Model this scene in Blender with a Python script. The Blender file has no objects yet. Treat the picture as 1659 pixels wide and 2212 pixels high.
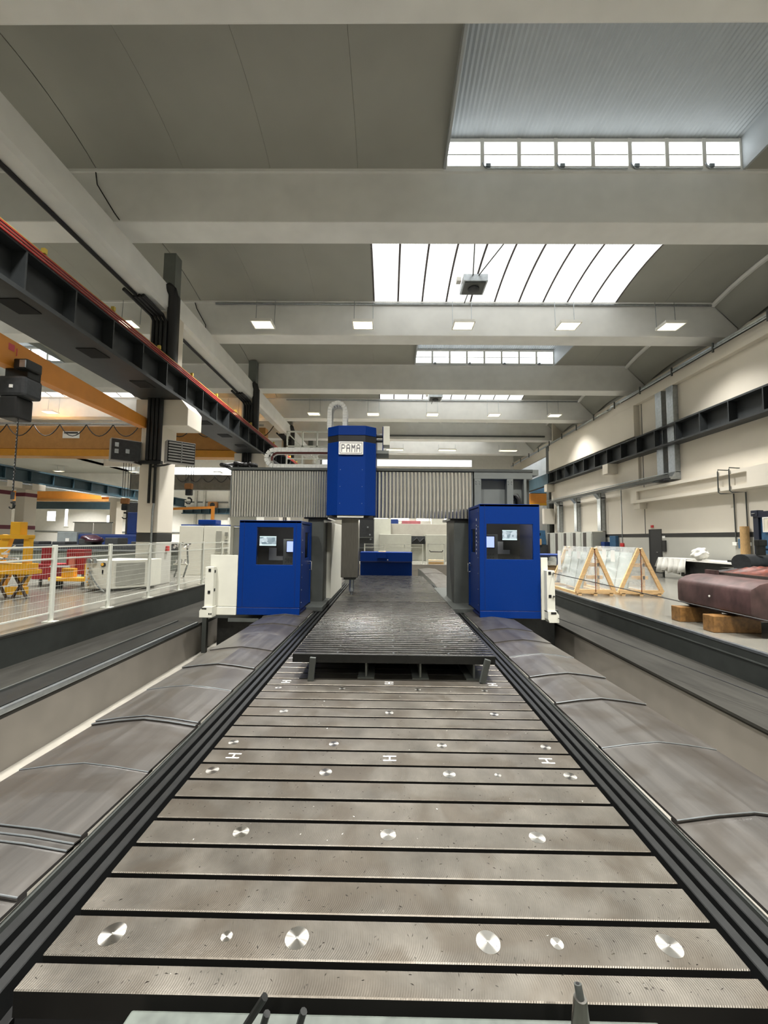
import bpy, bmesh, math, random
from mathutils import Vector, Matrix
random.seed(7)
S = bpy.context.scene
COL = S.collection

# ---------------------------------------------------------------- camera
FPX, ROLL = 850.0, 0.0105
YAW, PITCH = 9.1 / FPX, math.atan(55.9 / FPX)
fw = Vector((-math.sin(YAW) * math.cos(PITCH), math.cos(YAW) * math.cos(PITCH), math.sin(PITCH)))
rt = Vector((math.cos(YAW), math.sin(YAW), 0))
up = rt.cross(fw)
cr = rt * math.cos(ROLL) + up * math.sin(ROLL)
cu = up * math.cos(ROLL) - rt * math.sin(ROLL)
cam_d = bpy.data.cameras.new('camera')
cam = bpy.data.objects.new('camera', cam_d)
COL.objects.link(cam)
cam_d.sensor_fit = 'VERTICAL'
cam_d.sensor_height = 24
cam_d.lens = 24 * FPX / 2212
cam_d.clip_start, cam_d.clip_end = 0.05, 300
m = Matrix((cr, cu, -fw)).transposed().to_4x4()
m.translation = (0, 0, 1.7)
cam.matrix_world = m
S.camera = cam

# ---------------------------------------------------------------- world and exposure
W = bpy.data.worlds.new('overcast_sky')
S.world = W
W.use_nodes = True
W.node_tree.nodes['Background'].inputs[0].default_value = (0.86, 0.93, 1.0, 1)
W.node_tree.nodes['Background'].inputs[1].default_value = 1.0
S.view_settings.view_transform = 'Standard'
S.view_settings.look = 'None'
S.view_settings.gamma = 1
S.view_settings.use_curve_mapping = False
S.view_settings.exposure = 1.08
C_ = S.cycles
C_.max_bounces, C_.diffuse_bounces, C_.glossy_bounces, C_.transmission_bounces, C_.transparent_max_bounces = 4, 3, 2, 1, 4
C_.caustics_reflective = C_.caustics_refractive = False
C_.use_adaptive_sampling, C_.adaptive_threshold = True, .12
SKY_A, SKY_B, LAMP = 1.3, .76, 245.0      # sash panes, milky vault sheets, lamp power in watts

# ---------------------------------------------------------------- materials
def lin(c):
    return tuple(((v / 255) / 12.92 if v / 255 <= .04045 else ((v / 255 + .055) / 1.055) ** 2.4) for v in c) + (1,)

MATS = {}
def M(name, rgb, rough=.6, metal=0., var=.12, scale=3., bump=0., bscale=60., emit=None, estr=0., coat=0., stretch=None, spec=None):
    if name in MATS:
        return MATS[name]
    mt = bpy.data.materials.new(name)
    mt.use_nodes = True
    nt = mt.node_tree
    b = nt.nodes['Principled BSDF']
    b.inputs['Roughness'].default_value = rough
    b.inputs['Metallic'].default_value = metal
    if coat:
        b.inputs['Coat Weight'].default_value = coat
        b.inputs['Coat Roughness'].default_value = .15
    if spec is not None:
        b.inputs['Specular IOR Level'].default_value = spec
    c = lin(rgb)
    tc = nt.nodes.new('ShaderNodeTexCoord')
    src = tc.outputs['Object']
    if stretch:
        mp = nt.nodes.new('ShaderNodeMapping')
        mp.inputs['Scale'].default_value = stretch
        nt.links.new(src, mp.inputs[0])
        src = mp.outputs[0]
    if var:
        nz = nt.nodes.new('ShaderNodeTexNoise')
        nz.inputs['Scale'].default_value = scale
        nz.inputs['Detail'].default_value = 2
        nz.inputs['Roughness'].default_value = .6
        nt.links.new(src, nz.inputs['Vector'])
        rp = nt.nodes.new('ShaderNodeValToRGB')
        rp.color_ramp.elements[0].position = .3
        rp.color_ramp.elements[1].position = .7
        rp.color_ramp.elements[0].color = tuple(v * (1 - var) for v in c[:3]) + (1,)
        rp.color_ramp.elements[1].color = tuple(min(1, v * (1 + var)) for v in c[:3]) + (1,)
        nt.links.new(nz.outputs['Fac'], rp.inputs[0])
        nt.links.new(rp.outputs[0], b.inputs['Base Color'])
    else:
        b.inputs['Base Color'].default_value = c
    if bump:
        n2 = nt.nodes.new('ShaderNodeTexNoise')
        n2.inputs['Scale'].default_value = bscale
        nt.links.new(src, n2.inputs['Vector'])
        bp = nt.nodes.new('ShaderNodeBump')
        bp.inputs['Strength'].default_value = bump
        bp.inputs['Distance'].default_value = .01
        nt.links.new(n2.outputs['Fac'], bp.inputs['Height'])
        nt.links.new(bp.outputs[0], b.inputs['Normal'])
    if emit:
        b.inputs['Emission Color'].default_value = lin(emit)
        b.inputs['Emission Strength'].default_value = estr
    MATS[name] = mt
    return mt

concrete = M('precast_concrete', (231, 231, 227), .85, var=.05, scale=1.2, bump=.1)
ceil_m = M('roof_panel_grey', (163, 163, 154), .8, var=.04, scale=.8)
corr_m = M('white_corrugated_sheet', (172, 177, 178), .5, var=.03)
wall_m = M('cream_wall_paint', (216, 209, 195), .75, var=.03, scale=.6, bump=.03)
wall_low = M('grey_wall_paint', (186, 185, 176), .6, var=.04, scale=1)
dark_band = M('dark_band_paint', (48, 48, 46), .6, var=.05)
floor_m = M('polished_floor', (116, 114, 106), .22, var=.1, scale=1.2, coat=.2)
riser_m = M('dark_green_riser', (44, 47, 44), .55, var=.15, scale=4)
ledge_m = M('worn_ledge_concrete', (48, 47, 43), .7, var=.22, scale=2.5, stretch=(2, .35, 2), spec=.15)
pit_m = M('pit_wall_paint', (120, 115, 107), .6, var=.12, scale=1.4)
pitfloor_m = M('pit_floor_screed', (140, 136, 126), .7, var=.12, scale=3)
black_m = M('black_rubber', (22, 22, 22), .5, var=.2)
blacksteel = M('blackened_steel', (40, 41, 40), .38, .5, var=.2, scale=8)
girder_m = M('anthracite_girder_paint', (42, 45, 46), .5, var=.15, scale=3)
teal_m = M('teal_girder_paint', (50, 74, 84), .5, var=.15, scale=2)
bus_m = M('red_bus_bar', (150, 46, 42), .45, var=.1)
yellowline_m = M('yellow_strip', (190, 165, 70), .5, var=.1)
blue_m = M('blue_machine_paint', (1, 43, 112), .38, var=.05, scale=30, bump=.04, bscale=400, spec=.2)
blue_dk = M('blue_black_gap', (8, 24, 70), .5, var=.05)
cream_m = M('ivory_machine_paint', (212, 211, 198), .45, var=.03)
grey_m = M('grey_machine_paint', (112, 116, 112), .5, var=.06)
dkgrey_m = M('dark_grey_paint', (70, 73, 70), .45, var=.1)
alu_m = M('bright_aluminium', (246, 246, 244), .21, 1., var=.08, scale=20, stretch=(1, 1, .2))
galv_m = M('galvanised_steel', (172, 178, 182), .32, .9, var=.14, scale=8)
steel_m = M('ground_steel', (120, 118, 112), .3, .9, var=.1, scale=40, stretch=(1, 1, .1))
chrome_m = M('chrome', (215, 215, 215), .12, 1., var=0)
orange_m = M('orange_crane_paint', (226, 148, 58), .5, var=.06, scale=2)
brown_m = M('ochre_crane_paint', (176, 126, 66), .6, var=.08)
yellow_m = M('yellow_fixture_paint', (236, 176, 36), .45, var=.08)
red_m = M('red_fixture_paint', (160, 36, 44), .5, var=.15)
white_m = M('white_paint', (236, 234, 226), .5, var=.03)
fence_m = M('fence_grey_paint', (206, 207, 196), .45, var=.03)
chain_m = M('grey_chain_plastic', (205, 205, 198), .5, var=.1, scale=15)
wood_m = M('pine_board', (222, 184, 132), .6, var=.14, scale=5, stretch=(1, 1, 6))
beam_wood = M('oiled_timber_block', (124, 90, 50), .4, var=.35, scale=12)
maroon_m = M('primed_maroon_casting', (74, 54, 52), .5, var=.45, scale=5, stretch=(1, 1, .6), bump=.1)
cloth_w = M('white_plastic_cloth', (226, 225, 218), .6, var=.05)
cloth_o = M('burnt_orange_tarp', (84, 36, 22), .4, var=.8, scale=9)
cloth_k = M('dark_tarp', (40, 36, 36), .55, var=.3, scale=9)
container_m = M('container_blue', (54, 92, 124), .5, var=.14, scale=5)
container_d = M('container_dark_blue', (30, 36, 52), .5, var=.1)
paper_m = M('paper_sheet', (238, 238, 234), .8, var=0)
mauve_m = M('dark_red_band', (104, 34, 52), .6, var=.05)
brown_card = M('cardboard_tube', (176, 142, 94), .7, var=.2, scale=10, stretch=(6, 6, 1))
darkmetal = M('dark_machine', (54, 56, 58), .5, .3, var=.2, scale=10)
navy_m = M('navy_machine', (34, 58, 118), .5, var=.1)
sign_grey = M('sign_letter_grey', (104, 104, 108), .5, var=0)
signal_red = M('signal_red', (196, 52, 52), .5, var=0)
slotwall_m = M('shade_dark_slot_wall', (34, 33, 31), .5, .4, var=.2)  # slat sides near black: the shade in the slots put into the colour
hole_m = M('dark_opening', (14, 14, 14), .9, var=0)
chip_m = M('metal_chips', (150, 148, 140), .3, .9, var=.4, scale=50)
chipd_m = M('dark_chips', (48, 44, 40), .5, .3, var=.3, scale=50)
lamp_m = M('lamp_diffuser', (255, 250, 225), .5, var=0, emit=(255, 243, 200), estr=2.2)
tube_m = M('fluorescent_tube', (255, 250, 235), .5, var=0, emit=(255, 250, 235), estr=10)
pane_m = M('sky_lit_pane', (240, 245, 250), .3, var=0, emit=(244, 250, 255), estr=SKY_A)
glowstrip_m = M('dim_glow_strip', (200, 200, 200), .4, var=0, emit=(235, 238, 240), estr=.5)
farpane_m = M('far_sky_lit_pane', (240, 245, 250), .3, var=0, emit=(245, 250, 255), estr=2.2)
cabfill_m = M('cabin_fill_strip', (255, 250, 240), .5, var=0, emit=(255, 248, 235), estr=16)
screen_w = M('lit_tablet_screen', (20, 20, 24), .3, var=0, emit=(176, 190, 250), estr=1.1)
screen_bar = M('lit_screen_bar', (20, 20, 24), .3, var=0, emit=(225, 245, 240), estr=.9)

def vault_sheet():
    mt = bpy.data.materials.new('milky_vault_sheet')
    mt.use_nodes = True
    nt = mt.node_tree
    b = nt.nodes['Principled BSDF']
    b.inputs['Base Color'].default_value = (.85, .85, .8, 1)
    b.inputs['Roughness'].default_value = .5
    tc = nt.nodes.new('ShaderNodeTexCoord')
    wv = nt.nodes.new('ShaderNodeTexWave')
    wv.inputs['Scale'].default_value = 3.4
    wv.bands_direction = 'X'
    nt.links.new(tc.outputs['Object'], wv.inputs['Vector'])
    mr = nt.nodes.new('ShaderNodeMapRange')
    mr.inputs['To Min'].default_value = SKY_B * .6
    mr.inputs['To Max'].default_value = SKY_B
    nt.links.new(wv.outputs['Fac'], mr.inputs['Value'])
    b.inputs['Emission Color'].default_value = lin((250, 252, 252))
    nt.links.new(mr.outputs[0], b.inputs['Emission Strength'])
    return mt
vault_m = vault_sheet()
glazebar_m = M('brown_glazing_bar', (86, 78, 78), .6)

def screen_pic():
    mt = bpy.data.materials.new('lit_monitor_picture')
    mt.use_nodes = True
    nt = mt.node_tree
    b = nt.nodes['Principled BSDF']
    b.inputs['Base Color'].default_value = (.02, .02, .02, 1)
    tc = nt.nodes.new('ShaderNodeTexCoord')
    v = nt.nodes.new('ShaderNodeTexVoronoi')
    v.inputs['Scale'].default_value = 14
    nt.links.new(tc.outputs['Object'], v.inputs['Vector'])
    rp = nt.nodes.new('ShaderNodeValToRGB')
    rp.color_ramp.elements[0].color = lin((70, 100, 110))
    rp.color_ramp.elements[1].color = lin((235, 245, 245))
    nt.links.new(v.outputs['Color'], rp.inputs[0])
    nt.links.new(rp.outputs[0], b.inputs['Emission Color'])
    b.inputs['Emission Strength'].default_value = .8
    return mt
pic_m = screen_pic()

def glass(name, tint, gloss, alpha):
    mt = bpy.data.materials.new(name)
    mt.use_nodes = True
    nt = mt.node_tree
    for n in list(nt.nodes):
        nt.nodes.remove(n)
    o = nt.nodes.new('ShaderNodeOutputMaterial')
    t = nt.nodes.new('ShaderNodeBsdfTransparent')
    t.inputs[0].default_value = tint
    g = nt.nodes.new('ShaderNodeBsdfGlossy')
    g.inputs['Roughness'].default_value = gloss
    mx = nt.nodes.new('ShaderNodeMixShader')
    mx.inputs[0].default_value = alpha
    nt.links.new(t.outputs[0], mx.inputs[1])
    nt.links.new(g.outputs[0], mx.inputs[2])
    nt.links.new(mx.outputs[0], o.inputs[0])
    return mt
tint_glass = glass('tinted_cabin_glass', (.8, .82, .84, 1), .05, .07)
def wrap_material():
    mt = bpy.data.materials.new('clear_stretch_wrap')
    mt.use_nodes = True
    nt = mt.node_tree
    N, L = nt.nodes, nt.links
    b = N['Principled BSDF']
    b.inputs['Base Color'].default_value = lin((232, 236, 234))
    b.inputs['Roughness'].default_value = .22
    tr = N.new('ShaderNodeBsdfTransparent')
    mx = N.new('ShaderNodeMixShader')
    nz = N.new('ShaderNodeTexNoise')
    nz.inputs['Scale'].default_value = 2
    nz.inputs['Detail'].default_value = 3
    nz.inputs['Distortion'].default_value = .6
    tc = N.new('ShaderNodeTexCoord')
    mp = N.new('ShaderNodeMapping')
    mp.inputs['Scale'].default_value = (1, .5, 2.2)
    L.new(tc.outputs['Object'], mp.inputs[0])
    L.new(mp.outputs[0], nz.inputs['Vector'])
    mr = N.new('ShaderNodeMapRange')
    mr.inputs['From Min'].default_value, mr.inputs['From Max'].default_value = .35, .7
    mr.inputs['To Min'].default_value, mr.inputs['To Max'].default_value = .14, .42
    L.new(nz.outputs['Fac'], mr.inputs['Value'])
    L.new(mr.outputs[0], mx.inputs[0])
    L.new(tr.outputs[0], mx.inputs[1])
    L.new(b.outputs[0], mx.inputs[2])
    L.new(mx.outputs[0], N['Material Output'].inputs[0])
    return mt
wrap_m = wrap_material()

def slat_material(name, base, rough, arcs, stretch=None):
    mt = bpy.data.materials.new(name)
    mt.use_nodes = True
    nt = mt.node_tree
    N, L = nt.nodes, nt.links
    b = N['Principled BSDF']
    b.inputs['Metallic'].default_value = .72
    tc = N.new('ShaderNodeTexCoord')
    oi = N.new('ShaderNodeObjectInfo')
    add = N.new('ShaderNodeVectorMath')
    sc = N.new('ShaderNodeVectorMath')
    sc.operation = 'SCALE'
    comb = N.new('ShaderNodeCombineXYZ')
    L.new(oi.outputs['Random'], comb.inputs[2])
    L.new(comb.outputs[0], sc.inputs[0])
    sc.inputs['Scale'].default_value = 37
    L.new(tc.outputs['Object'], add.inputs[0])
    L.new(sc.outputs[0], add.inputs[1])
    n1 = N.new('ShaderNodeTexNoise')
    n1.inputs['Scale'].default_value = 3.2
    n1.inputs['Detail'].default_value = 8
    n1.inputs['Roughness'].default_value = .62
    if stretch:
        mp = N.new('ShaderNodeMapping')
        mp.inputs['Scale'].default_value = stretch
        L.new(add.outputs[0], mp.inputs[0])
        L.new(mp.outputs[0], n1.inputs['Vector'])
    else:
        L.new(add.outputs[0], n1.inputs['Vector'])
    rp = N.new('ShaderNodeValToRGB')
    e = rp.color_ramp.elements
    e[0].position, e[1].position = .28, .66
    e[0].color = tuple(v * .62 for v in lin(base)[:3]) + (1,)
    e[1].color = lin(base)
    L.new(n1.outputs['Fac'], rp.inputs[0])
    n3 = N.new('ShaderNodeTexNoise')
    n3.inputs['Scale'].default_value = 1.7
    n3.inputs['Detail'].default_value = 3
    n3.inputs['Distortion'].default_value = 1.2
    L.new(add.outputs[0], n3.inputs['Vector'])
    r3 = N.new('ShaderNodeValToRGB')
    r3.color_ramp.elements[0].position, r3.color_ramp.elements[1].position = .47, .6
    r3.color_ramp.elements[0].color = (0, 0, 0, 1)
    r3.color_ramp.elements[1].color = (.5, .5, .5, 1)
    L.new(n3.outputs['Fac'], r3.inputs[0])
    mc = N.new('ShaderNodeMix')
    mc.data_type = 'RGBA'
    mc.inputs['B'].default_value = tuple(v * k for v, k in zip(lin(base)[:3], (.5, .44, .38))) + (1,)
    L.new(r3.outputs[0], mc.inputs['Factor'])
    L.new(rp.outputs[0], mc.inputs['A'])
    L.new(mc.outputs['Result'], b.inputs['Base Color'])
    # milling arcs
    sx = N.new('ShaderNodeSeparateXYZ')
    L.new(tc.outputs['Object'], sx.inputs[0])
    pw = N.new('ShaderNodeMath'); pw.operation = 'MULTIPLY'
    L.new(sx.outputs[1], pw.inputs[0]); L.new(sx.outputs[1], pw.inputs[1])
    ml = N.new('ShaderNodeMath'); ml.operation = 'MULTIPLY_ADD'
    ml.inputs[1].default_value = 4.0
    L.new(pw.outputs[0], ml.inputs[0]); L.new(sx.outputs[0], ml.inputs[2])
    fr = N.new('ShaderNodeMath'); fr.operation = 'MULTIPLY'
    fr.inputs[1].default_value = 640
    L.new(ml.outputs[0], fr.inputs[0])
    sn = N.new('ShaderNodeMath'); sn.operation = 'SINE'
    L.new(fr.outputs[0], sn.inputs[0])
    n2 = N.new('ShaderNodeTexNoise')
    n2.inputs['Scale'].default_value = 60
    L.new(add.outputs[0], n2.inputs['Vector'])
    mx = N.new('ShaderNodeMath'); mx.operation = 'MULTIPLY_ADD'
    mx.inputs[1].default_value = arcs
    L.new(sn.outputs[0], mx.inputs[0]); L.new(n2.outputs['Fac'], mx.inputs[2])
    bp = N.new('ShaderNodeBump')
    bp.inputs['Strength'].default_value = .25 if arcs > .2 else .1
    bp.inputs['Distance'].default_value = .002
    L.new(mx.outputs[0], bp.inputs['Height'])
    L.new(bp.outputs[0], b.inputs['Normal'])
    r2 = N.new('ShaderNodeMapRange')
    r2.inputs['To Min'].default_value = rough - .08
    r2.inputs['To Max'].default_value = rough + .12
    L.new(n1.outputs['Fac'], r2.inputs['Value'])
    L.new(r2.outputs[0], b.inputs['Roughness'])
    return mt
slat_m = slat_material('milled_table_steel', (128, 123, 114), .3, .35)
grid_m = slat_material('worn_plate_steel', (68, 67, 65), .26, .1)
cover_m = slat_material('sheen_streak_cover_steel', (114, 111, 107), .33, 0., (2.6, .12, 1))  # stretched noise puts lengthwise sheen streaks into the colour

def disc_material():
    mt = bpy.data.materials.new('turned_plug_steel')
    mt.use_nodes = True
    b = mt.node_tree.nodes['Principled BSDF']
    b.inputs['Base Color'].default_value = lin((196, 193, 186))
    b.inputs['Metallic'].default_value = 1
    b.inputs['Roughness'].default_value = .3
    b.inputs['Anisotropic'].default_value = .85
    tg = mt.node_tree.nodes.new('ShaderNodeTangent')
    tg.direction_type = 'RADIAL'
    tg.axis = 'Z'
    mt.node_tree.links.new(tg.outputs[0], b.inputs['Tangent'])
    return mt
disc_m = disc_material()

# ---------------------------------------------------------------- mesh helpers
class MB:
    def __init__(s):
        s.v, s.f = [], []
    def add(s, vs, fs):
        o = len(s.v)
        s.v += [Vector(p) for p in vs]
        s.f += [tuple(i + o for i in q) for q in fs]
        return s
    def box(s, x0, x1, y0, y1, z0, z1):
        return s.add([(x0, y0, z0), (x1, y0, z0), (x1, y1, z0), (x0, y1, z0), (x0, y0, z1), (x1, y0, z1), (x1, y1, z1), (x0, y1, z1)],
                     [(0, 3, 2, 1), (4, 5, 6, 7), (0, 1, 5, 4), (1, 2, 6, 5), (2, 3, 7, 6), (3, 0, 4, 7)])
    def prism(s, pts, axis, a, b):
        n = len(pts)
        def P(p, t):
            return {'x': (t, p[0], p[1]), 'y': (p[0], t, p[1]), 'z': (p[0], p[1], t)}[axis]
        vs = [P(p, a) for p in pts] + [P(p, b) for p in pts]
        return s.add(vs, [tuple(range(n))[::-1], tuple(range(n, 2 * n))] + [(i, (i + 1) % n, n + (i + 1) % n, n + i) for i in range(n)])
    def tube(s, pts, r, n=8, r1=None):
        pts = [Vector(p) for p in pts]
        k = len(pts)
        rings = []
        for i, p in enumerate(pts):
            d = (pts[min(i + 1, k - 1)] - pts[max(i - 1, 0)]).normalized()
            a = Vector((0, 0, 1)) if abs(d.z) < .9 else Vector((1, 0, 0))
            u = d.cross(a).normalized()
            w = d.cross(u)
            rr = r if r1 is None else r + (r1 - r) * i / (k - 1)
            rings.append([p + (u * math.cos(2 * math.pi * j / n) + w * math.sin(2 * math.pi * j / n)) * rr for j in range(n)])
        vs = [q for g in rings for q in g]
        fs = [(i * n + j, i * n + (j + 1) % n, (i + 1) * n + (j + 1) % n, (i + 1) * n + j) for i in range(k - 1) for j in range(n)]
        fs += [tuple(range(n))[::-1], tuple((k - 1) * n + j for j in range(n))]
        return s.add(vs, fs)
    def lathe(s, prof, c, n=20):
        vs, fs = [], []
        for (r, z) in prof:
            vs += [(c[0] + r * math.cos(2 * math.pi * j / n), c[1] + r * math.sin(2 * math.pi * j / n), c[2] + z) for j in range(n)]
        k = len(prof)
        fs = [(i * n + j, i * n + (j + 1) % n, (i + 1) * n + (j + 1) % n, (i + 1) * n + j) for i in range(k - 1) for j in range(n)]
        fs += [tuple(range(n))[::-1], tuple((k - 1) * n + j for j in range(n))]
        return s.add(vs, fs)
    def ring(s, o, i, axis, a, b):
        """rectangular frame: outer (u0,u1,w0,w1), inner the same, between a and b along axis"""
        def P(u, w, t):
            return {'x': (t, u, w), 'y': (u, t, w), 'z': (u, w, t)}[axis]
        O = [(o[0], o[2]), (o[1], o[2]), (o[1], o[3]), (o[0], o[3])]
        I = [(i[0], i[2]), (i[1], i[2]), (i[1], i[3]), (i[0], i[3])]
        vs = [P(*p, a) for p in O] + [P(*p, a) for p in I] + [P(*p, b) for p in O] + [P(*p, b) for p in I]
        fs = []
        for k in range(4):
            l = (k + 1) % 4
            fs += [(k, l, 4 + l, 4 + k), (8 + k, 12 + k, 12 + l, 8 + l), (k, 8 + k, 8 + l, l), (4 + k, 4 + l, 12 + l, 12 + k)]
        return s.add(vs, fs)
    def obar(s, a, b, w, h):
        """bar of section w x h from a to b"""
        a, b = Vector(a), Vector(b)
        d = (b - a).normalized()
        ref = Vector((0, 0, 1)) if abs(d.z) < .95 else Vector((0, 1, 0))
        u = d.cross(ref).normalized() * (w / 2)
        q = u.cross(d).normalized() * (h / 2)
        vs = [p + su * u + sq * q for p in (a, b) for su, sq in ((-1, -1), (1, -1), (1, 1), (-1, 1))]
        return s.add(vs, [(0, 1, 2, 3), (7, 6, 5, 4), (0, 4, 5, 1), (1, 5, 6, 2), (2, 6, 7, 3), (3, 7, 4, 0)])
    def build(s, name, mat, parent=None, smooth=False, bev=0., label=None, cat=None, group=None, kind=None, seg=2, org=None, side=None):
        me = bpy.data.meshes.new(name)
        if parent is not None:
            off = wloc(parent)
        else:
            xs = [p.x for p in s.v]; ys = [p.y for p in s.v]; zs = [p.z for p in s.v]
            off = Vector(((min(xs) + max(xs)) / 2, (min(ys) + max(ys)) / 2, min(zs)))
        loc = Vector((0, 0, 0))
        if org is not None:
            loc = Vector(org) - (off if parent is not None else Vector((0, 0, 0)))
            off = Vector(org)
        me.from_pydata([tuple(p - off) for p in s.v], [], s.f)
        bm = bmesh.new()
        bm.from_mesh(me)
        bmesh.ops.recalc_face_normals(bm, faces=bm.faces)
        if bev:
            es = [e for e in bm.edges if len(e.link_faces) == 2 and e.calc_face_angle(0) > .6]
            bmesh.ops.bevel(bm, geom=es, offset=bev, segments=seg, affect='EDGES', profile=.6)
        bm.to_mesh(me)
        bm.free()
        if smooth:
            for p in me.polygons:
                p.use_smooth = True
            me.set_sharp_from_angle(angle=.7)
        me.materials.append(mat)
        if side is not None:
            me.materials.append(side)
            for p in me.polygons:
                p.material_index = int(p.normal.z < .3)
        o = bpy.data.objects.new(name, me)
        COL.objects.link(o)
        if parent is not None:
            o.parent = parent
            o.location = loc
        else:
            o.location = off
        tag(o, label, cat, group, kind)
        return o

def wloc(o):
    p = o.location.copy()
    while o.parent:
        o = o.parent
        p += o.location
    return p
def tag(o, label=None, cat=None, group=None, kind=None):
    for k, v in (('label', label), ('category', cat), ('group', group), ('kind', kind)):
        if v:
            o[k] = v
    return o
def thing(name, loc, label, cat, group=None):
    o = bpy.data.objects.new(name, None)
    o.empty_display_size = .1
    COL.objects.link(o)
    o.location = loc
    return tag(o, label, cat, group)
def struct(name, loc=(0, 0, 0), label=None):
    o = bpy.data.objects.new(name, None)
    COL.objects.link(o)
    o.location = loc
    return tag(o, label, kind='structure')
def copy_tree(o, delta, parent=None, label=None):
    c = o.copy()
    COL.objects.link(c)
    if parent is None:
        c.location = o.location + Vector(delta)
    else:
        c.parent = parent
    if label:
        c['label'] = label
    for ch in list(o.children):
        copy_tree(ch, (0, 0, 0), c)
    return c
def share(src, parent, loc):
    """another piece with the mesh of src"""
    c = src.copy()
    COL.objects.link(c)
    c.parent = parent
    c.location = Vector(loc)
    return c
def B(x0, x1, y0, y1, z0, z1):
    return MB().box(x0, x1, y0, y1, z0, z1)
ORD = ['first', 'second', 'third', 'fourth', 'fifth', 'sixth', 'seventh', 'eighth', 'ninth', 'tenth', 'eleventh', 'twelfth']
FL = .15         # shop floor level; table top is z = 0

# ================================================================ SETTING
BY = [-5.2, .3, 5.67, 10.3, 15.95, 21.65, 26.97, 32.4, 37.8]
ZB, ZT, BW = 9.75, 11.1, .75      # beam soffit, beam top, soffit width
XL, XR, YN, YF = -42., 13.04, -28., 46.
floor = struct('floor', (0, 0, FL), 'grey polished shop floor around the machine pit')
B(5.27, 18, .6, 23.5, FL - .3, FL).build('slab', floor_m, floor)
B(XL, -5.83, .6, 23.5, FL - .3, FL).build('slab', floor_m, floor)
B(XL, 18, 23.5, YF, FL - .3, FL).build('slab', floor_m, floor)
B(XL, 18, YN, .6, FL - .3, FL).build('slab', floor_m, floor)
B(5.24, 5.31, .6, 23.5, FL - .03, FL + .006).build('edge_strip', galv_m, floor)
B(-5.89, -5.8, .6, 23.5, FL - .03, FL + .006).build('edge_strip', ledge_m, floor)
pit = struct('floor_pit', (0, 0, -1.), 'sunken machine pit with stepped ledges beside the table')
B(-4.37, 4.15, .6, 23.5, -1.1, -1.).build('pit_bottom', pitfloor_m, pit)
B(-4.6, -4.37, .6, 23.5, -1.1, -.4).build('pit_side', pit_m, pit)
B(4.15, 4.4, .6, 23.5, -1.1, -.4).build('pit_side', pit_m, pit)
B(-5.9, -4.37, .6, 23.5, -.4, -.33).build('ledge', ledge_m, pit)
B(4.15, 5.3, .6, 23.5, -.4, -.33).build('ledge', ledge_m, pit)
B(-6.0, -5.805, .6, 23.5, -.33, FL - .031).build('riser', riser_m, pit)
B(5.245, 5.4, .6, 23.5, -.33, FL - .031).build('riser', riser_m, pit)
B(5.235, 5.25, .6, 23.5, -.02, 0.).build('riser_lip', dkgrey_m, pit)
B(-5.83, 5.27, 23.4, 23.5, -1.1, FL - .3).build('end_riser', pit_m, pit)
B(-5.83, 5.27, 23.38, 23.5, -.2, FL).build('end_riser', pit_m, pit)
B(-5.83, 5.27, .55, .6, -1.1, -.15).build('end_riser', pit_m, pit)
k = B(-4.84, -4.42, .6, 9.2, -.33, -.27).build('cable_channel', blacksteel, pit, bev=.01)
B(-4.42, -4.36, .6, 9.2, -.35, -.28).build('channel_edge', galv_m, pit, bev=.008)
B(-4.86, -4.83, .6, 9.2, -.33, -.25).build('channel_edge', dkgrey_m, pit)
B(4.11, 4.16, .6, 23., -.36, -.325).build('channel_edge', ledge_m, pit)

ceiling = struct('ceiling', (0, 0, ZT), 'precast concrete roof of beams and grey vaulted panels')
def beam(y):
    a0, a1, b0, b1 = y - BW, y - BW - .03, y, y + .03
    prof = [(-30., ZB), (13.75, ZB), (13.75, 10.12), (12.82, 11.05), (12.72, ZT), (-30., ZT)]
    n = len(prof)
    vs = []
    for side in (0, 1):
        for x, z in prof:
            t = (z - ZB) / (ZT - ZB)
            vs.append((x, (a0 + (a1 - a0) * t) if side == 0 else (b0 + (b1 - b0) * t), z))
    fs = [tuple(range(n)), tuple(range(2 * n - 1, n - 1, -1))] + [(i, n + i, n + (i + 1) % n, (i + 1) % n) for i in range(n)]
    o = MB().add(vs, fs).build('beam', concrete, ceiling, bev=.03)
    MB().box(-30, 12.72, a1 - .06, a1 + .02, ZT - .05, ZT + .03).build('beam_ledge', concrete, o)
    return o
beams = [beam(y) for y in BY]
B(-30.2, 14.6, YN, YF + .2, 12.3, 12.4).build('roof_light_seal', ceil_m, ceiling)  # unseen lid added to stop light leaking through the panel joints
B(13.95, 14.05, YN, YF, 10., 12.3).build('roof_upstand', ceil_m, ceiling)
def strip(x0, x1, y0, y1, mat=ceil_m, th=.08, name='roof_panel', par=None, rise=.32, N=10):
    vs, fs = [], []
    for i in range(N + 1):
        t = i / N
        y, z = y0 + (y1 - y0) * t, ZT + rise * 4 * t * (1 - t)
        vs += [(x0, y, z), (x1, y, z), (x1, y, z + th), (x0, y, z + th)]
    for i in range(N):
        a, b = 4 * i, 4 * i + 4
        fs += [(a, a + 1, b + 1, b), (a + 1, a + 2, b + 2, b + 1), (a + 2, a + 3, b + 3, b + 2), (a + 3, a, b, b + 3)]
    fs += [(0, 1, 2, 3), (4 * N + 3, 4 * N + 2, 4 * N + 1, 4 * N)]
    return MB().add(vs, fs).build(name, mat, par or ceiling, smooth=True)
def strips(x0, x1, y0, y1):
    n = max(1, round((x1 - x0) / 2.05))
    w = (x1 - x0) / n
    for i in range(n):
        strip(x0 + i * w + .003, x0 + (i + 1) * w - .003, y0, y1, th=.25)
wn = 0
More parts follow.
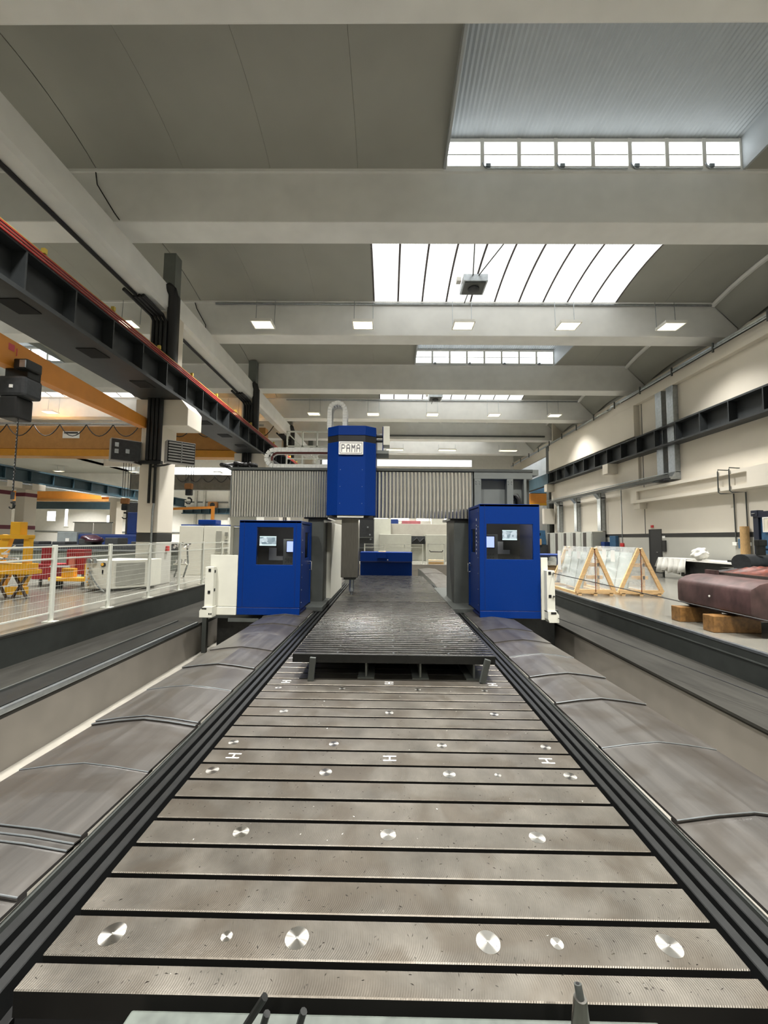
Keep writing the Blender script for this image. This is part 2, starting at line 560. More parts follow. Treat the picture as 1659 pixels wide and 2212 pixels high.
def sash_window(x0, x1, yy, yback, n, lab):
    """raised dormer: sash window over a beam, white corrugated roof, cheeks"""
    global wn
    wn += 1
    w = struct('window_%d' % wn, ((x0 + x1) / 2, yy, ZT), lab)
    z0, z1 = ZT + .03, 11.97
    pitch = (x1 - x0) / n
    B(x0, x1, yy - .04, yy + .06, z0, z0 + .09).build('sill', white_m, w, bev=.01)
    B(x0, x1, yy - .04, yy + .06, z1 - .1, z1).build('head', white_m, w, bev=.01)
    B(x0, x1, yy - .02, yy + .04, z0 + .40, z0 + .43).build('glazing_bar', white_m, w)
    p0 = q0 = None
    for i in range(n + 1):
        x = x0 + i * pitch
        B(x - .05, x + .05, yy - .05, yy + .07, z0, z1).build('mullion', white_m, w, bev=.01)
    for i in range(n):
        for j, (a, b) in enumerate(((z0 + .09, z0 + .4), (z0 + .43, z1 - .1))):
            B(x0 + i * pitch + .05, x0 + (i + 1) * pitch - .05, yy + .01, yy + .03, a, b).build('pane', pane_m, w)
        if i % 2 == 0:
            xx = x0 + (i + 1) * pitch
            MB().tube([(xx, yy - .07, z0 + .14), (xx + .03, yy - .09, z0 + .03), (xx + .1, yy - .09, z0 - .03), (xx + 2 * pitch - .1, yy - .09, z0 - .03) if i + 2 < n else (xx + pitch - .1, yy - .09, z0 - .03)], .014, 6).build('sash_rod', galv_m, w)
            B(xx + .08, xx + .2, yy - .1, yy - .04, z0 + .02, z0 + .1).build('sash_catch', galv_m, w)
    # corrugated roof of the dormer
    vs, fs = [], []
    nn = int((x1 - x0) / .055)
    for i in range(nn + 1):
        x = x0 + (x1 - x0) * i / nn
        dz = .018 if i % 2 else 0
        vs += [(x, yback, z1 + .02 + dz), (x, yy + .1, z1 + .02 + dz)]
    fs = [(2 * i, 2 * i + 1, 2 * i + 3, 2 * i + 2) for i in range(nn)]
    MB().add(vs, fs).build('corrugated_sheet', corr_m, ceiling)
    for x, s in ((x0, -1), (x1, 1)):
        B(min(x, x + s * .06), max(x, x + s * .06), yback, yy + .1, ZT, z1 + .04).build('dormer_cheek', corr_m, ceiling)
    return w
def vault_light(x0, x1, y0, y1, n, lab):
    global wn
    wn += 1
    w = struct('window_%d' % wn, ((x0 + x1) / 2, y1, ZT), lab)
    pitch = (x1 - x0) / n
    for i in range(n):
        strip(x0 + i * pitch + .034, x0 + (i + 1) * pitch - .034, y0, y1, vault_m, .02, 'pane', w)
    for i in range(n + 1):
        x = x0 + i * pitch
        strip(x - .034, x + .034, y0, y1, glazebar_m, .03, 'glazing_bar', w)
    return w
for i in range(len(BY) - 1):
    y0, y1 = BY[i] + .02, BY[i + 1] - BW - .03
    kind = 'AB'[(i + 1) % 2 == 0]
    nth = ORD[max(0, i - 1)] if i >= 1 else 'hidden'
    h0, h1, n = (1.38, 8.9, 8) if kind == 'A' else (-.65, 8.95, 10)
    g0, g1 = (-25.5, -17.85) if kind == 'A' else (-27., -17.35)
    for a, b in ((-7.6, h0), (h1, 12.78), (g1, -7.62), (-30, g0)):
        strips(a, b, y0, y1)
    # sloping eave on the right
    vs, fs = [], []
    N = 8
    for j in range(N + 1):
        t = j / N
        y, r = y0 + (y1 - y0) * t, .32 * 4 * t * (1 - t)
        vs += [(12.78, y, 11.07 + r), (13.8, y, 10.07 + r)]
    fs = [(2 * j, 2 * j + 1, 2 * j + 3, 2 * j + 2) for j in range(N)]
    MB().add(vs, fs).build('eave_panel', ceil_m, ceiling, smooth=True)
    MB().tube([(12.8, y0 + (y1 - y0) * t / 10, 11.04 + .32 * 4 * t / 10 * (1 - t / 10)) for t in range(11)], .1, 6).build('eave_rib', concrete, ceiling, smooth=True)
    for side, a, b in (('in the bay over the machine', h0, h1), ('in the far left bay', g0, g1)):
        if kind == 'A':
            sash_window(a, b, y1, y0, n, 'row of white sash panes above the %s roof beam %s' % (nth, side))
        else:
            vault_light(a, b, y0, y1, n, 'curved milky skylight behind the %s roof beam %s' % (nth, side))
# plain bays of the hall behind the camera, skylights added as rear fill light
BY2 = [-26.8, -21.4, -16., -10.6, -5.2]
for i in range(4):
    beam(BY2[i])
    y0, y1 = BY2[i] + .02, BY2[i + 1] - BW - .03
    for a, b in ((-30., -27.), (-17.35, -.65), (8.95, 12.78)):
        strip(a, b, y0, y1)
    MB().add([(12.78, y0, 11.07), (13.8, y0, 10.07), (13.8, y1, 10.07), (12.78, y1, 11.07)], [(0, 1, 2, 3)]).build('eave_panel', ceil_m, ceiling)
    for a, b, w_ in ((-.65, 8.95, 'over the machine bay'), (-27., -17.35, 'over the left bay')):
        vault_light(a, b, y0, y1, 2, '%s unseen milky skylight added behind the camera %s' % (ORD[i], w_))
# left girder over the pillars, upper right wall
for y0, y1 in ((YN, 12.2), (12.75, 20.4), (20.95, 28.3), (28.85, 36.2), (36.7, 44.)):
    MB().prism([(-7.62, 8.96), (-7.24, 8.96), (-7.15, 9.06), (-7.15, 9.76), (-7.62, 9.76)], 'y', y0, y1).build('girder', concrete, ceiling, bev=.012)
wall_right = struct('wall_right', (XR, 10, FL), 'cream side wall with a dark painted band')
B(XR, XR + .2, YN, 31.2, 2.05, 8.75).build('upper_face', wall_m, wall_right)
B(XR, XR + .2, YN, 18.95, FL, 1.87).build('lower_face', wall_low, wall_right)
B(XR, XR + .2, 19.75, 31.2, FL, 1.87).build('lower_face', wall_low, wall_right)
B(XR - .005, XR + .2, YN, 18.95, 1.87, 2.05).build('band', dark_band, wall_right)
B(XR - .005, XR + .2, 19.75, 31.2, 1.87, 2.05).build('band', dark_band, wall_right)
B(XR - .25, XR + .5, YN, 31.2, 8.75, 9.25).build('wall_beam', wall_m, wall_right, bev=.02)
B(13.8, 13.95, YN, YF, 9., 10.15).build('parapet', wall_m, wall_right)
B(XR, 13.9, YN, 31.2, 8.9, 9.1).build('parapet_ledge', wall_m, wall_right)
for y in (20.08, 9.2):
    B(XR - .012, XR, y - .02, y + .02, 2.05, 8.75).build('panel_joint', dkgrey_m, wall_right)
B(XR - .28, XR, 20.3, 31.2, 7.1, 8.75).build('fascia', wall_m, wall_right, bev=.02)
B(XR - .12, XR, 20.3, 31.2, 4.7, 6.02).build('fascia', wall_m, wall_right, bev=.02)
# projecting panelled concrete beam
cb = MB().ring((8., 20.5, 3.6, 4.32), (13.85, 20.0, 3.74, 4.18), 'x', XR - .45, XR - .3).build('corbel_beam', wall_m, wall_right)
B(XR - .3, XR, 8., 20.5, 3.6, 4.32).build('beam_core', wall_m, cb)
B(XR - .36, XR, 19.9, 20.4, 3.3, 3.62).build('corbel', wall_m, cb, bev=.02)  # end support of the panelled beam
wall_far = struct('wall_back', (0, YF, FL), 'pale end wall far behind the gantry')
B(XL, 18, YF, YF + .2, FL, 7.).build('lower_face', white_m, wall_far)
B(XL, 18, YF, YF + .2, 7., 12.4).build('upper_face', concrete, wall_far)
B(-30, 13., 40.7, 41., 8.9, 11.).build('cross_beam', white_m, wall_far)
wl_ = struct('wall_left', (XL, 20, FL), 'pale far left wall with small bright windows')
B(XL - .2, XL, YN, YF, FL, 12.5).build('face', wall_m, wl_)
for y in (22, 30, 38):
    B(XL, XL + .15, y, y + .5, FL, 9).build('pilaster', white_m, wl_)
B(XL - .2, -30, YN, YF, 9.0, 9.2).build('lower_roof', ceil_m, wl_)
B(-30.2, -30., YN, YF, 9.0, 12.).build('step_face', concrete, wl_)
wall_front = struct('wall_front', (0, YN, FL), 'end wall behind the camera')
B(XL, 18, YN - .2, YN, FL, 12.4).build('face', wall_m, wall_front)
wr2 = struct('wall_right_2', (18, 38, FL), 'set back side wall past the end of the cream wall')
B(18, 18.2, 31.2, YF, FL, 12).build('face', concrete, wr2)
B(XR, 18, 31., 31.2, FL, 12).build('return_face', wall_m, wr2)
# bright small windows far left
# door in right wall
d = struct('door_1', (XR, 19.35, FL), 'narrow black door in the cream wall')
B(XR - .02, XR + .12, 18.97, 19.73, FL, 2.2).build('leaf', M('black_door_paint', (44, 45, 46), .5, var=.05), d)
MB().tube([(XR - .05, 19.12, 1.15), (XR - .05, 19.25, 1.15)], .012).build('handle', chrome_m, d)
MB().ring((18.9, 19.8, FL - .01, 2.26), (18.97, 19.73, FL, 2.2), 'x', XR - .03, XR + .02).build('door_frame', dark_band, d)

# ================================================================ PILLARS, CRANE GIRDERS
def pillar(y, lab, pipes=True):
    t = thing('concrete_pillar', (-7.5, y + .43, FL), lab, 'pillar', 'white pillars along the crane girder')
    B(-7.85, -7.2, y, y + .88, FL, 1.5).build('lower_shaft', wall_low, t, bev=.03)
    B(-7.852, -7.198, y - .002, y + .882, 1.5, 1.78).build('band', dark_band, t, bev=.03)
    B(-7.85, -7.2, y, y + .88, 1.78, 5.2).build('shaft', wall_m, t, bev=.03)
    MB().prism([(-8.05, 6.02), (-8.05, 5.3), (-7.85, 5.18), (-7.0, 5.18), (-6.38, 5.18), (-6.38, 5.75), (-6.6, 6.02)], 'y', y - .02, y + .9).build('capital', wall_m, t, bev=.02)
    B(-7.8, -7.08, y + .1, y + .8, 6.02, 9.0).build('upper_shaft', wall_m, t, bev=.02)
    B(-7.55, -7.15, y + .25, y + .62, 9.76, 11.1).build('top_stub', grey_m, t)
    return t
PY = [12.2, 20.2, 28.1, 36.]
for i, y in enumerate(PY):
    pillar(y, '%s white concrete pillar from the camera with dark band and cap' % ORD[i])
def down_pipes(y, lab):
    t = thing('drain_pipes', (-7.4, y, FL), lab, 'pipes', 'black pipes on the pillars')
    for i in range(4):
        x = -7.56 + i * .125
        pts = [(x - .25, y - .9 - .3 * (i == 0), 8.9), (x - .1, y - .12, 8.75), (x, y - .1, 8.55), (x, y - .1, 4.05)]
        MB().tube(pts, .06, 10).build('pipe', black_m, t, smooth=True)
    for x in (-7.46, -7.3):
        MB().tube([(x, y - .08, 4.2), (x, y - .08, 2.7)], .04, 8).build('lower_pipe', blacksteel, t, smooth=True)
    MB().tube([(-7.3, y - .06, 2.7), (-7.33, y - .06, 2.5), (-7.33, y - .06, .3)], .03, 8).build('conduit', galv_m, t, smooth=True)
    MB().tube([(-7.2, y - .05, 9.7), (-7.1, y - .02, 9.62), (-7.06, y + .1, 9.45), (-7.06, y + .1, 6.95)], .19, 10).build('cable_duct', black_m, t, smooth=True)
    B(-7.9, -7.1, y - .16, y - .02, 3.93, 4.03).build('clamp_bar', blacksteel, t, bev=.01)
    return t
for i, y in enumerate(PY[:3]):
    down_pipes(y, 'bundle of black pipes down the %s pillar' % ORD[i])
# crane girder with stiffeners and red bus bars
cg = thing('crane_girder', (-7.0, 12, 6.02), 'dark crane girder with red bus bars on the left pillars', 'girder')
B(-7.92, -6.62, 1., 44., 6.03, 6.12).build('lower_flange', girder_m, cg)
B(-7.0, -6.93, 1., 44., 6.12, 6.86).build('web', girder_m, cg)
B(-7.2, -6.66, 1., 44., 6.86, 6.92).build('upper_flange', girder_m, cg)
B(-7.92, -7.8, 1., 44., 6.12, 6.5).build('rear_web', girder_m, cg)
y = 2.2
src = None
while y < 43:
    if src is None:
        src = B(-6.93, -6.66, y, y + .035, 6.12, 6.86).build('stiffener', girder_m, cg, org=(-6.8, y, 6.5))
    else:
        share(src, cg, Vector((-6.8, y, 6.5)) - wloc(cg))
    y += 1.15
for i in range(3):
    B(-6.66 + i * .012, -6.63 + i * .012, 1., 44., 6.90 + .05 * i, 6.93 + .05 * i).build('bus_bar', bus_m, cg)
B(-6.68, -6.65, 1., 44., 7.06, 7.08).build('yellow_rail', yellowline_m, cg)
y = 3.1
while y < 36:
    B(-7.3, -6.85, y, y + .5, 6.015, 6.035).build('slot_plate', hole_m, cg)
    B(-6.68, -6.6, y + .2, y + .26, 7.06, 7.16).build('bus_clip', yellowline_m, cg)
    y += 1.9
# conduit pipe under the girder
MB().tube([(-7.66, -6, 8.93), (-7.66, 11.3, 8.93)], .055, 8).build('drain_conduit', black_m, smooth=True, label='long black conduit under the near left roof girder', cat='pipe')
MB().tube([(-7.66, 13.2, 8.93), (-7.66, 19.3, 8.93)], .055, 8).build('drain_conduit', black_m, smooth=True, label='black conduit under the roof girder past the first pillar', cat='pipe')
# right crane rail
rg = thing('crane_rail', (12.7, 18, 6.0), 'dark crane rail along the cream right wall', 'girder')
B(12.5, XR, 3., 31., 6.02, 6.1).build('lower_flange', girder_m, rg)
B(12.86, 12.93, 3., 31., 6.1, 6.88).build('web', girder_m, rg)
B(12.55, 12.98, 3., 31., 6.88, 6.95).build('upper_flange', girder_m, rg)
B(12.6, 12.95, 31., 45., 6.02, 6.95).build('far_girder', teal_m, rg)
src = None
y = 3.6
while y < 31:
    if src is None:
        src = B(12.55, 12.86, y, y + .04, 6.1, 6.88).build('stiffener', girder_m, rg, org=(12.7, y, 6.5))
    else:
        share(src, rg, Vector((12.7, y, 6.5)) - wloc(rg))
    y += 1.35
for y in (22.1, 12.1, 30.6):
    B(12.35, XR, y, y + .55, 5.45, 6.02).build('corbel', wall_m, wall_right, bev=.02)
# cable trays on the right wall head
ct = thing('cable_tray', (12.8, 18, 9.25), 'galvanised cable tray along the head of the right wall', 'cable tray')
for x, z, mt in ((12.72, 9.28, galv_m), (12.9, 9.28, dkgrey_m), (12.55, 9.2, galv_m)):
    B(x - .05, x + .05, -4, 21.5, z, z + .07).build('rail', mt, ct)
for x, z in ((12.72, 9.28), (12.55, 9.2)):
    B(x - .05, x + .05, 22.3, 40, z - .1, z - .03).build('rail', galv_m, ct)
MB().tube([(12.45, -4, 9.12), (12.45, 21, 9.12)], .03, 8).build('conduit', galv_m, ct, smooth=True)
y = 6.
while y < 40:
    B(12.4, 12.46, y, y + .05, 8.95, 9.32).build('hanger', dkgrey_m, ct)
    y += 2.2
MB().tube([(12.72, 21.5, 9.3), (12.6, 22.0, 9.25), (12.72, 22.3, 9.2)], .07, 8).build('bend', galv_m, ct, smooth=True)
# vertical ducts
for i, y in enumerate((18.5, 17.75)):
    t = thing('wall_duct', (12.9, y, 4.5), '%s of two bright vertical ducts above the wall tray' % ('far one', 'near one')[i], 'duct', 'vertical ducts on the right wall')
    B(12.8, XR, y - .22, y + .22, 4.75, 8.8).build('duct', galv_m, t, bev=.02)
    MB().prism([(12.55, 4.45), (XR, 4.45), (XR, 4.8), (12.8, 4.8)], 'y', y - .22, y + .22).build('foot', galv_m, t)
wt = thing('wall_tray', (12.7, 24, 4.5), 'horizontal grey wall tray over the electric cabinets', 'cable tray')
B(12.5, 12.9, 17.5, 31., 4.5, 4.56).build('tray', galv_m, wt)
B(12.45, 12.5, 17.5, 31., 4.5, 4.66).build('tray_side', dkgrey_m, wt)
MB().tube([(12.5, 17.6, 4.72), (12.5, 21., 4.74), (12.4, 22., 4.72), (12.45, 31, 4.72)], .025, 8).build('conduit', galv_m, wt, smooth=True)
for i, y in enumerate((23.9, 26.9, 29.6)):
    t = thing('cable_riser', (12.8, y, 2.2), '%s grey cable riser rising from the wall cabinets' % ('nearest', 'middle', 'farthest')[i], 'duct', 'cable risers on the right wall')
    B(12.75, XR, y - .2, y + .2, 2.25, 4.3).build('riser', galv_m, t, bev=.02)
    MB().prism([(12.5, 4.5), (12.75, 4.2), (XR, 4.2), (XR, 4.5)], 'y', y - .2, y + .2).build('bracket', galv_m, t)
    MB().tube([(12.7, y - .35, 2.3), (12.7, y - .35, 4.5)], .025, 6).build('conduit', dkgrey_m, t)
for i, y in enumerate((15.0, 14.5)):
    t = thing('wall_conduit', (12.6, y, 1.7), '%s dark cable drop over the panelled wall beam' % ('left', 'right')[i], 'cable', 'cable drops on the right wall')
    MB().tube([(XR - .02, y + .1, 4.42), (XR - .48, y, 4.42), (XR - .5, y, 4.35), (XR - .5, y, 3.56), (XR - .46, y - .05, 3.5), (XR - .06, y - .15, 3.5), (XR - .05, y - .15, 1.65)], .022, 8).build('conduit', dkgrey_m, t, smooth=True)
    B(XR - .12, XR - .01, y - .24, y - .06, 1.55, 1.68).build('socket', white_m, t, bev=.01)
B(XR - .06, XR, 19.45, 19.6, 2.34, 2.46).build('alarm_sign', signal_red, label='small red alarm sounder above the black door', cat='sign', bev=.01)
MB().tube([(XR - .02, 22.05, 4.5), (XR - .02, 22.05, .9)], .018, 6).build('alarm_conduit', galv_m, label='thin conduit left of the black door', cat='pipe')
B(XR - .07, XR, 21.9, 22.2, 1.35, 1.55).build('call_point', signal_red, label='small red fire call point on the grey wall', cat='call point', bev=.01)
B(XR - .08, XR, 18.6, 18.8, 1.2, 1.72).build('wall_box', dark_band, label='black wall box right of the black door', cat='box', bev=.01)
B(XR - .02, XR, 18.68, 18.86, 1.82, 1.93).build('door_notice', paper_m, label='small white notice beside the black door', cat='notice')

# ================================================================ LAMPS
def lamp(x, y, z, lab, w=.8, d=.6, top=11.0, grp='square hanging lamps', power=LAMP):
    t = thing('hanging_lamp', (x, y, z), lab, 'lamp', grp)
    MB().ring((x - w / 2, x + w / 2, y - d / 2, y + d / 2), (x - w / 2 + .04, x + w / 2 - .04, y - d / 2 + .04, y + d / 2 - .04), 'z', z - .03, z + .07).build('housing', white_m, t)
    B(x - w / 2 + .03, x + w / 2 - .03, y - d / 2 + .03, y + d / 2 - .03, z + .05, z + .08).build('cover', white_m, t)
    B(x - w / 2 + .04, x + w / 2 - .04, y - d / 2 + .04, y + d / 2 - .04, z - .01, z).build('diffuser', lamp_m, t)
    for s in (-1, 1):
        MB().tube([(x + s * (w / 2 - .03), y + d / 2 - .05, z + .07), (x + s * (w / 2 - .03), y + d / 2, top)], .012, 5).build('hanger', galv_m, t)
    ld = bpy.data.lights.new('lamp_light', 'AREA')       # the lamp's own beam, narrowed by its reflector
    ld.shape, ld.size, ld.size_y = 'RECTANGLE', w - .1, d - .1
    power *= .5 if 10 < x < 12 else 1       # the lamps next to the right wall are dimmer
    ld.energy, ld.color, ld.spread = power, (1, .98, .94), math.radians(104)
    lo = bpy.data.objects.new('lamp_light', ld)
    COL.objects.link(lo)
    lo.parent = t
    lo.location = (0, 0, -.035)
    return t
LX = [-4.9, -1.04, 2.81, 6.8, 10.7]
for j, x in enumerate(LX):
    lamp(x, 14.6, 9.86, '%s lit lamp from the left on the near lamp row right of the girder' % ORD[j])
    lamp(x * 1.02, 25.6, 9.88, '%s lit lamp from the left on the second lamp row above the gantry' % ORD[j])
    lamp(x, 4.3, 9.9, '%s lit lamp on the lamp row over the near table' % ORD[j])
    lamp(x, -6.6, 9.9, '%s unseen lamp added on the row behind the camera' % ORD[j])  # unseen lamp rows behind the camera, added to light the hall
    lamp(x, -17.5, 9.9, '%s unseen lamp added far behind the camera' % ORD[j])
for j, x in enumerate((.52, 5.0, 10.2)):
    lamp(x, 33.3, 9.25, '%s lit lamp right of the blue ram on the farthest lamp row' % ORD[j], 1.5, .5, 9.8)
for j, (x, y) in enumerate(((-10.2, 14.6), (-10.5, 25.6), (-22.7, 25.6))):
    lamp(x, y, 9.86, ('lit lamp glimpsed over the red bus bars near the first pillar', 'lit lamp between the crane girder and the second pillar', 'lit lamp in the left bay under the orange jib arm')[j])
n_ = 0
for y in (4.3, 14.6, 34.):  # unseen lamp rows added to light the left bay
    for x in (-14., -18., -22., -26.):
        lamp(x, y, 9.9, '%s unseen lamp added to light the left bay' % ORD[n_])
        n_ += 1
for j, (x, y) in enumerate(((-35., 22.), (-35., 32.), (-35., 41.), (-27., 41.), (-18., 41.))):  # unseen stronger lamps added to brighten the far left walls
    lamp(x, y, 8.4, '%s unseen lamp added to light the far left bay walls' % ORD[j], top=8.95 if x < -30 else 11., power=LAMP * 2.2)
# conduits on the lamp beams
for i, (yb, lab) in enumerate(((15.2, 'grey conduit along the top of the near lamp beam'), (26.22, 'grey conduit along the top of the second lamp beam'))):
    MB().tube([(-7, yb - .08, 11.0), (12.7, yb - .08, 11.0)], .035, 6).build('beam_conduit', galv_m, label=lab, cat='pipe')
MB().tube([(-2, 31.5, 10.0), (12.6, 31.5, 10.0)], .07, 6).build('beam_conduit', dkgrey_m, label='dark pipe on the roof beam behind the ram', cat='pipe')
# loose cables at the girder
MB().tube([(-7.65, 9.5, 11.08), (-7.59, 9.5, 10.72), (-7.1, 9.5, 9.95), (-6.96, 9.5, 9.76)], .014, 5).build('loose_cable', black_m, label='thin dark cable running down the left end of the second beam', cat='cable')
MB().tube([(-7.85, 15.15, 11.08), (-7.76, 15.15, 10.8), (-7.38, 15.15, 10.13), (-7.37, 15.15, 9.9)], .016, 5).build('loose_cable', black_m, label='thin dark cable on the left end of the near lamp beam', cat='cable')
# radiant heaters hung under the skylights
def heater(x, y, z, lab, s=1.):
    t = thing('ceiling_heater', (x, y, z), lab, 'heater', 'hung ceiling heaters')
    B(x - .42 * s, x + .42 * s, y - .4 * s, y + .4 * s, z + .1, z + .35).build('body', galv_m, t, bev=.02)
    B(x - .36 * s, x + .36 * s, y - .34 * s, y + .34 * s, z + .07, z + .1).build('grille', dkgrey_m, t)
    MB().lathe([(.16, 0), (.2, .03), (.2, .07)], (x, y, z), 14).build('fan', darkmetal, t, smooth=True)
    for a in (-1, 1):
        MB().tube([(x + a * .1, y - .4, z + .3), (x + a * .5 + .2, y - 1.6, z + .62)], .02, 6).build('hanger', dkgrey_m, t)
    MB().tube([(x - .1, y + .4, z + .2), (x - .15, y + .9, z + .1)], .02, 6).build('stay', dkgrey_m, t)
    B(x - .6, x - .45, y - .1, y + .1, z + .3, z + .45).build('junction_box', white_m, t, bev=.01)
    return t
heater(2.94, 13.4, 10.45, 'hung grey heater against the big milky skylight')
heater(2.9, 24.3, 10.35, 'small hung heater before the far skylight above the ram')

# ================================================================ T-SLOT TABLE
XT0, XT1 = -1.385, 1.461
XTC = (XT0 + XT1) / 2
tb = thing('slotted_table', (XTC, 8, -.6), 'long steel table with crosswise slots in the foreground', 'machine table')
B(XT0 + .01, XT1 - .01, 1.575, 15.0, -.6, -.09).build('body', hole_m, tb)  # near-black body, slot shade painted in below the slats
slots = [1.684 + .1975 * i for i in range(68)]
edges = [1.57] + slots
src = None
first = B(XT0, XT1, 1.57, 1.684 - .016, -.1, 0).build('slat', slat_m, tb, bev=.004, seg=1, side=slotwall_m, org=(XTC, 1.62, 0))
for i in range(len(slots) - 1):
    y0 = slots[i] + .012
    if i == 0:
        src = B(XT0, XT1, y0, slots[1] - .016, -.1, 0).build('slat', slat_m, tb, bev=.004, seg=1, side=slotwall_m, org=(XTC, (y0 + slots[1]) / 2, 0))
    else:
        share(src, tb, Vector((XTC, (y0 + slots[i + 1]) / 2, 0)) - wloc(tb))
# round plugs and H marks in the table
def plug(x, y, r):
    o = MB().lathe([(r, -.01), (r, .0012), (r * .12, .0012), (r * .1, .0002)], (x, y, 0), 28).build('round_plug', disc_m, tb, org=(x, y, 0), smooth=True)
    return o
rowA = [(-1.16, .052), (-.67, .024), (-.37, .05), (.44, .05), (.73, .026), (1.2, .05)]
for x, r in rowA:
    plug(x, 1.783, r)
for x in (-.83, .018, .87):
    plug(x, 2.375, .045)
for x, r in ((-1.26, .045), (-.435, .045), (.46, .045), (.81, .024), (1.33, .045)):
    plug(x, 2.967, .0 + r)
for x in (-1.26, -.43, .46, 1.31):
    plug(x, 3.36, .04)
for x in (-1.0, .03, 1.05):
    plug(x, 4.15 - .195, .04)
for x in (-1.22, -.5, .35, 1.1):
    plug(x, 4.55, .035)
def hmark(x, y):
    z = .0015
    m_ = MB().box(x - .05, x + .05, y - .035, y - .022, -.005, z).box(x - .05, x + .05, y + .022, y + .035, -.005, z).box(x - .006, x + .006, y - .03, y + .03, -.005, z)
    m_.build('h_mark', white_m, tb)
for y in (3.16, 4.74):
    for x in (-1.18, .03, 1.24):
        hmark(x, y)
# chips
rnd = random.Random(3)
for nm, mt, n in (('metal_chips', chip_m, 420), ('dark_chips', chipd_m, 650)):
    mb = MB()
    for k in range(n):
        x, y = rnd.uniform(XT0 + .03, XT1 - .03), 1.6 + 3.1 * rnd.random() ** 1.4
        ph = (y - 1.684) % .1975
        if ph < .02 or ph > .178:
            continue
        a, l, w = rnd.uniform(0, 6.3), rnd.uniform(.004, .010), rnd.uniform(.0014, .003)
        ca, sa = math.cos(a), math.sin(a)
        h = rnd.uniform(.0015, .004)
        mb.add([(x + ca * l, y + sa * l, .0003), (x - ca * l, y - sa * l, .0003), (x - sa * w, y + ca * w, .0003), (x + rnd.uniform(-.002, .002), y, h)],
               [(0, 2, 3), (2, 1, 3), (1, 0, 3), (0, 1, 2)])
    mb.build(nm, mt, label='%s scattered over the slotted table' % ('shiny metal chips' if nm[0] == 'm' else 'small dark chips'), cat='chips', kind='stuff')
# front foot of the table: lower block, rods, nozzle
t = thing('front_block', (0, 1.3, -.45), 'grey green machined block below the front edge of the table', 'block')
MB().prism([(-.82, 1.0), (.9, 1.0), (.98, 1.1), (.98, 1.53), (-.91, 1.53), (-.94, 1.3)], 'z', -.45, -.012).build('block', M('grey_green_casting', (78, 84, 78), .5, var=.25, scale=14), t, bev=.008)
for i, (a, b, r, lab) in enumerate((((-.51, 1.42, -.012), (-.398, 1.42, .16), .0125, 'leaning dark rod in front of the table, leftmost and tallest'),
                                    ((-.425, 1.42, -.012), (-.389, 1.42, .108), .012, 'short dark rod standing in the middle of the three rods'),
                                    ((-.305, 1.42, -.012), (-.266, 1.42, .118), .012, 'short dark rod standing rightmost of the three rods'))):
    MB().tube([a, b], r, 8).build('steel_rod', blacksteel, label=lab, cat='rod', group='rods before the table', smooth=True)
t = thing('coolant_nozzle', (.655, 1.42, -.012), 'tapered steel nozzle standing before the table edge on the right', 'nozzle')
MB().lathe([(.034, 0), (.033, .05), (.028, .12), (.0215, .185), (.02, .192)], (.655, 1.42, -.012), 18).build('cone', steel_m, t, smooth=True)
MB().tube([(.655, 1.42, .178), (.653, 1.425, .2), (.652, 1.43, .212)], .013, 12, .0125).build('tip', dkgrey_m, t, smooth=True)
MB().tube([(.652, 1.4298, .211), (.6518, 1.4305, .2135)], .006, 10).build('bore', hole_m, t)
B(.605, .625, 1.41, 1.43, -.012, .04).build('paper_tag', paper_m, t)

# dark bellows bars on both sides of the table
def guard(side, x_in, x_out, lab):
    t = thing('guide_bars', ((x_in + x_out) / 2, 8, -.3), lab, 'guide rail', 'black bars beside the table')
    a, b = min(x_in, x_out), max(x_in, x_out)
    B(a, b, 1.0, 15., -.35, -.12).build('bed', black_m, t)
    w = (x_out - x_in) / 3.4
    for i in range(3):
        c = x_in + (i + .75) * w
        B(c - .024, c + .024, 1.0, 15., -.2, -.012).build('bar', M('guide_bar_black', (33, 34, 34), .4, .3, var=.2, scale=9), t, bev=.004, seg=1)
    return t
guard(1, XT1 + .01, 1.74, 'black lengthwise guide bars right of the slotted table')
guard(-1, XT0 - .01, -1.68, 'black lengthwise guide bars left of the slotted table')
# telescopic way covers
def way_cover(s, x0, x1, ys, lab, far=23.):
    t = thing('way_cover', ((x0 + x1) / 2, 8, -.4), lab, 'way cover', 'sheet metal way covers')
    xm = (x0 + x1) / 2
    prof0 = [(x0, .0), (x0 + (xm - x0) * .5, .034), (xm, .056), (x1 - (x1 - xm) * .5, .034), (x1, .0)]
    n = len(ys)
    for i in range(n - 1):
        dz = .0045 * (i % 3) if ys[i + 1] - ys[i] > .2 else .004
        up_ = -.012 * 0
        # every plate rises slightly towards its front lip
        vs, fs = [], []
        far_ = ys[i] > 5.9
        for j, (y, lift) in enumerate(((ys[i], (.004 if far_ else .012) + dz), (ys[i + 1] + .05, dz - .006))):
            for x, z in prof0:
                vs.append((x, y, z + lift))
            for x, z in prof0:
                vs.append((x, y, z + lift - .018))
        q = 10
        for k in range(4):
            fs += [(k, k + 1, q + k + 1, q + k), (5 + k, q + 5 + k, q + 6 + k, 6 + k), (k, 5 + k, 6 + k, k + 1), (q + k, q + k + 1, q + 6 + k, q + 5 + k)]
        fs += [(0, q, q + 5, 5), (4, 9, q + 9, q + 4)]
        o = MB().add(vs, fs).build('cover_plate', cover_m, t, org=(xm, ys[i], 0))
        if not far_:
            MB().tube([(x, ys[i], z + .008 + dz) for x, z in prof0], .0045, 6).build('lip', galv_m, o, smooth=True)
    for x in (x0, x1):
        B(x - .01, x + .01, ys[0], far, -.5, -.03).build('skirt', dkgrey_m, t)
    return t
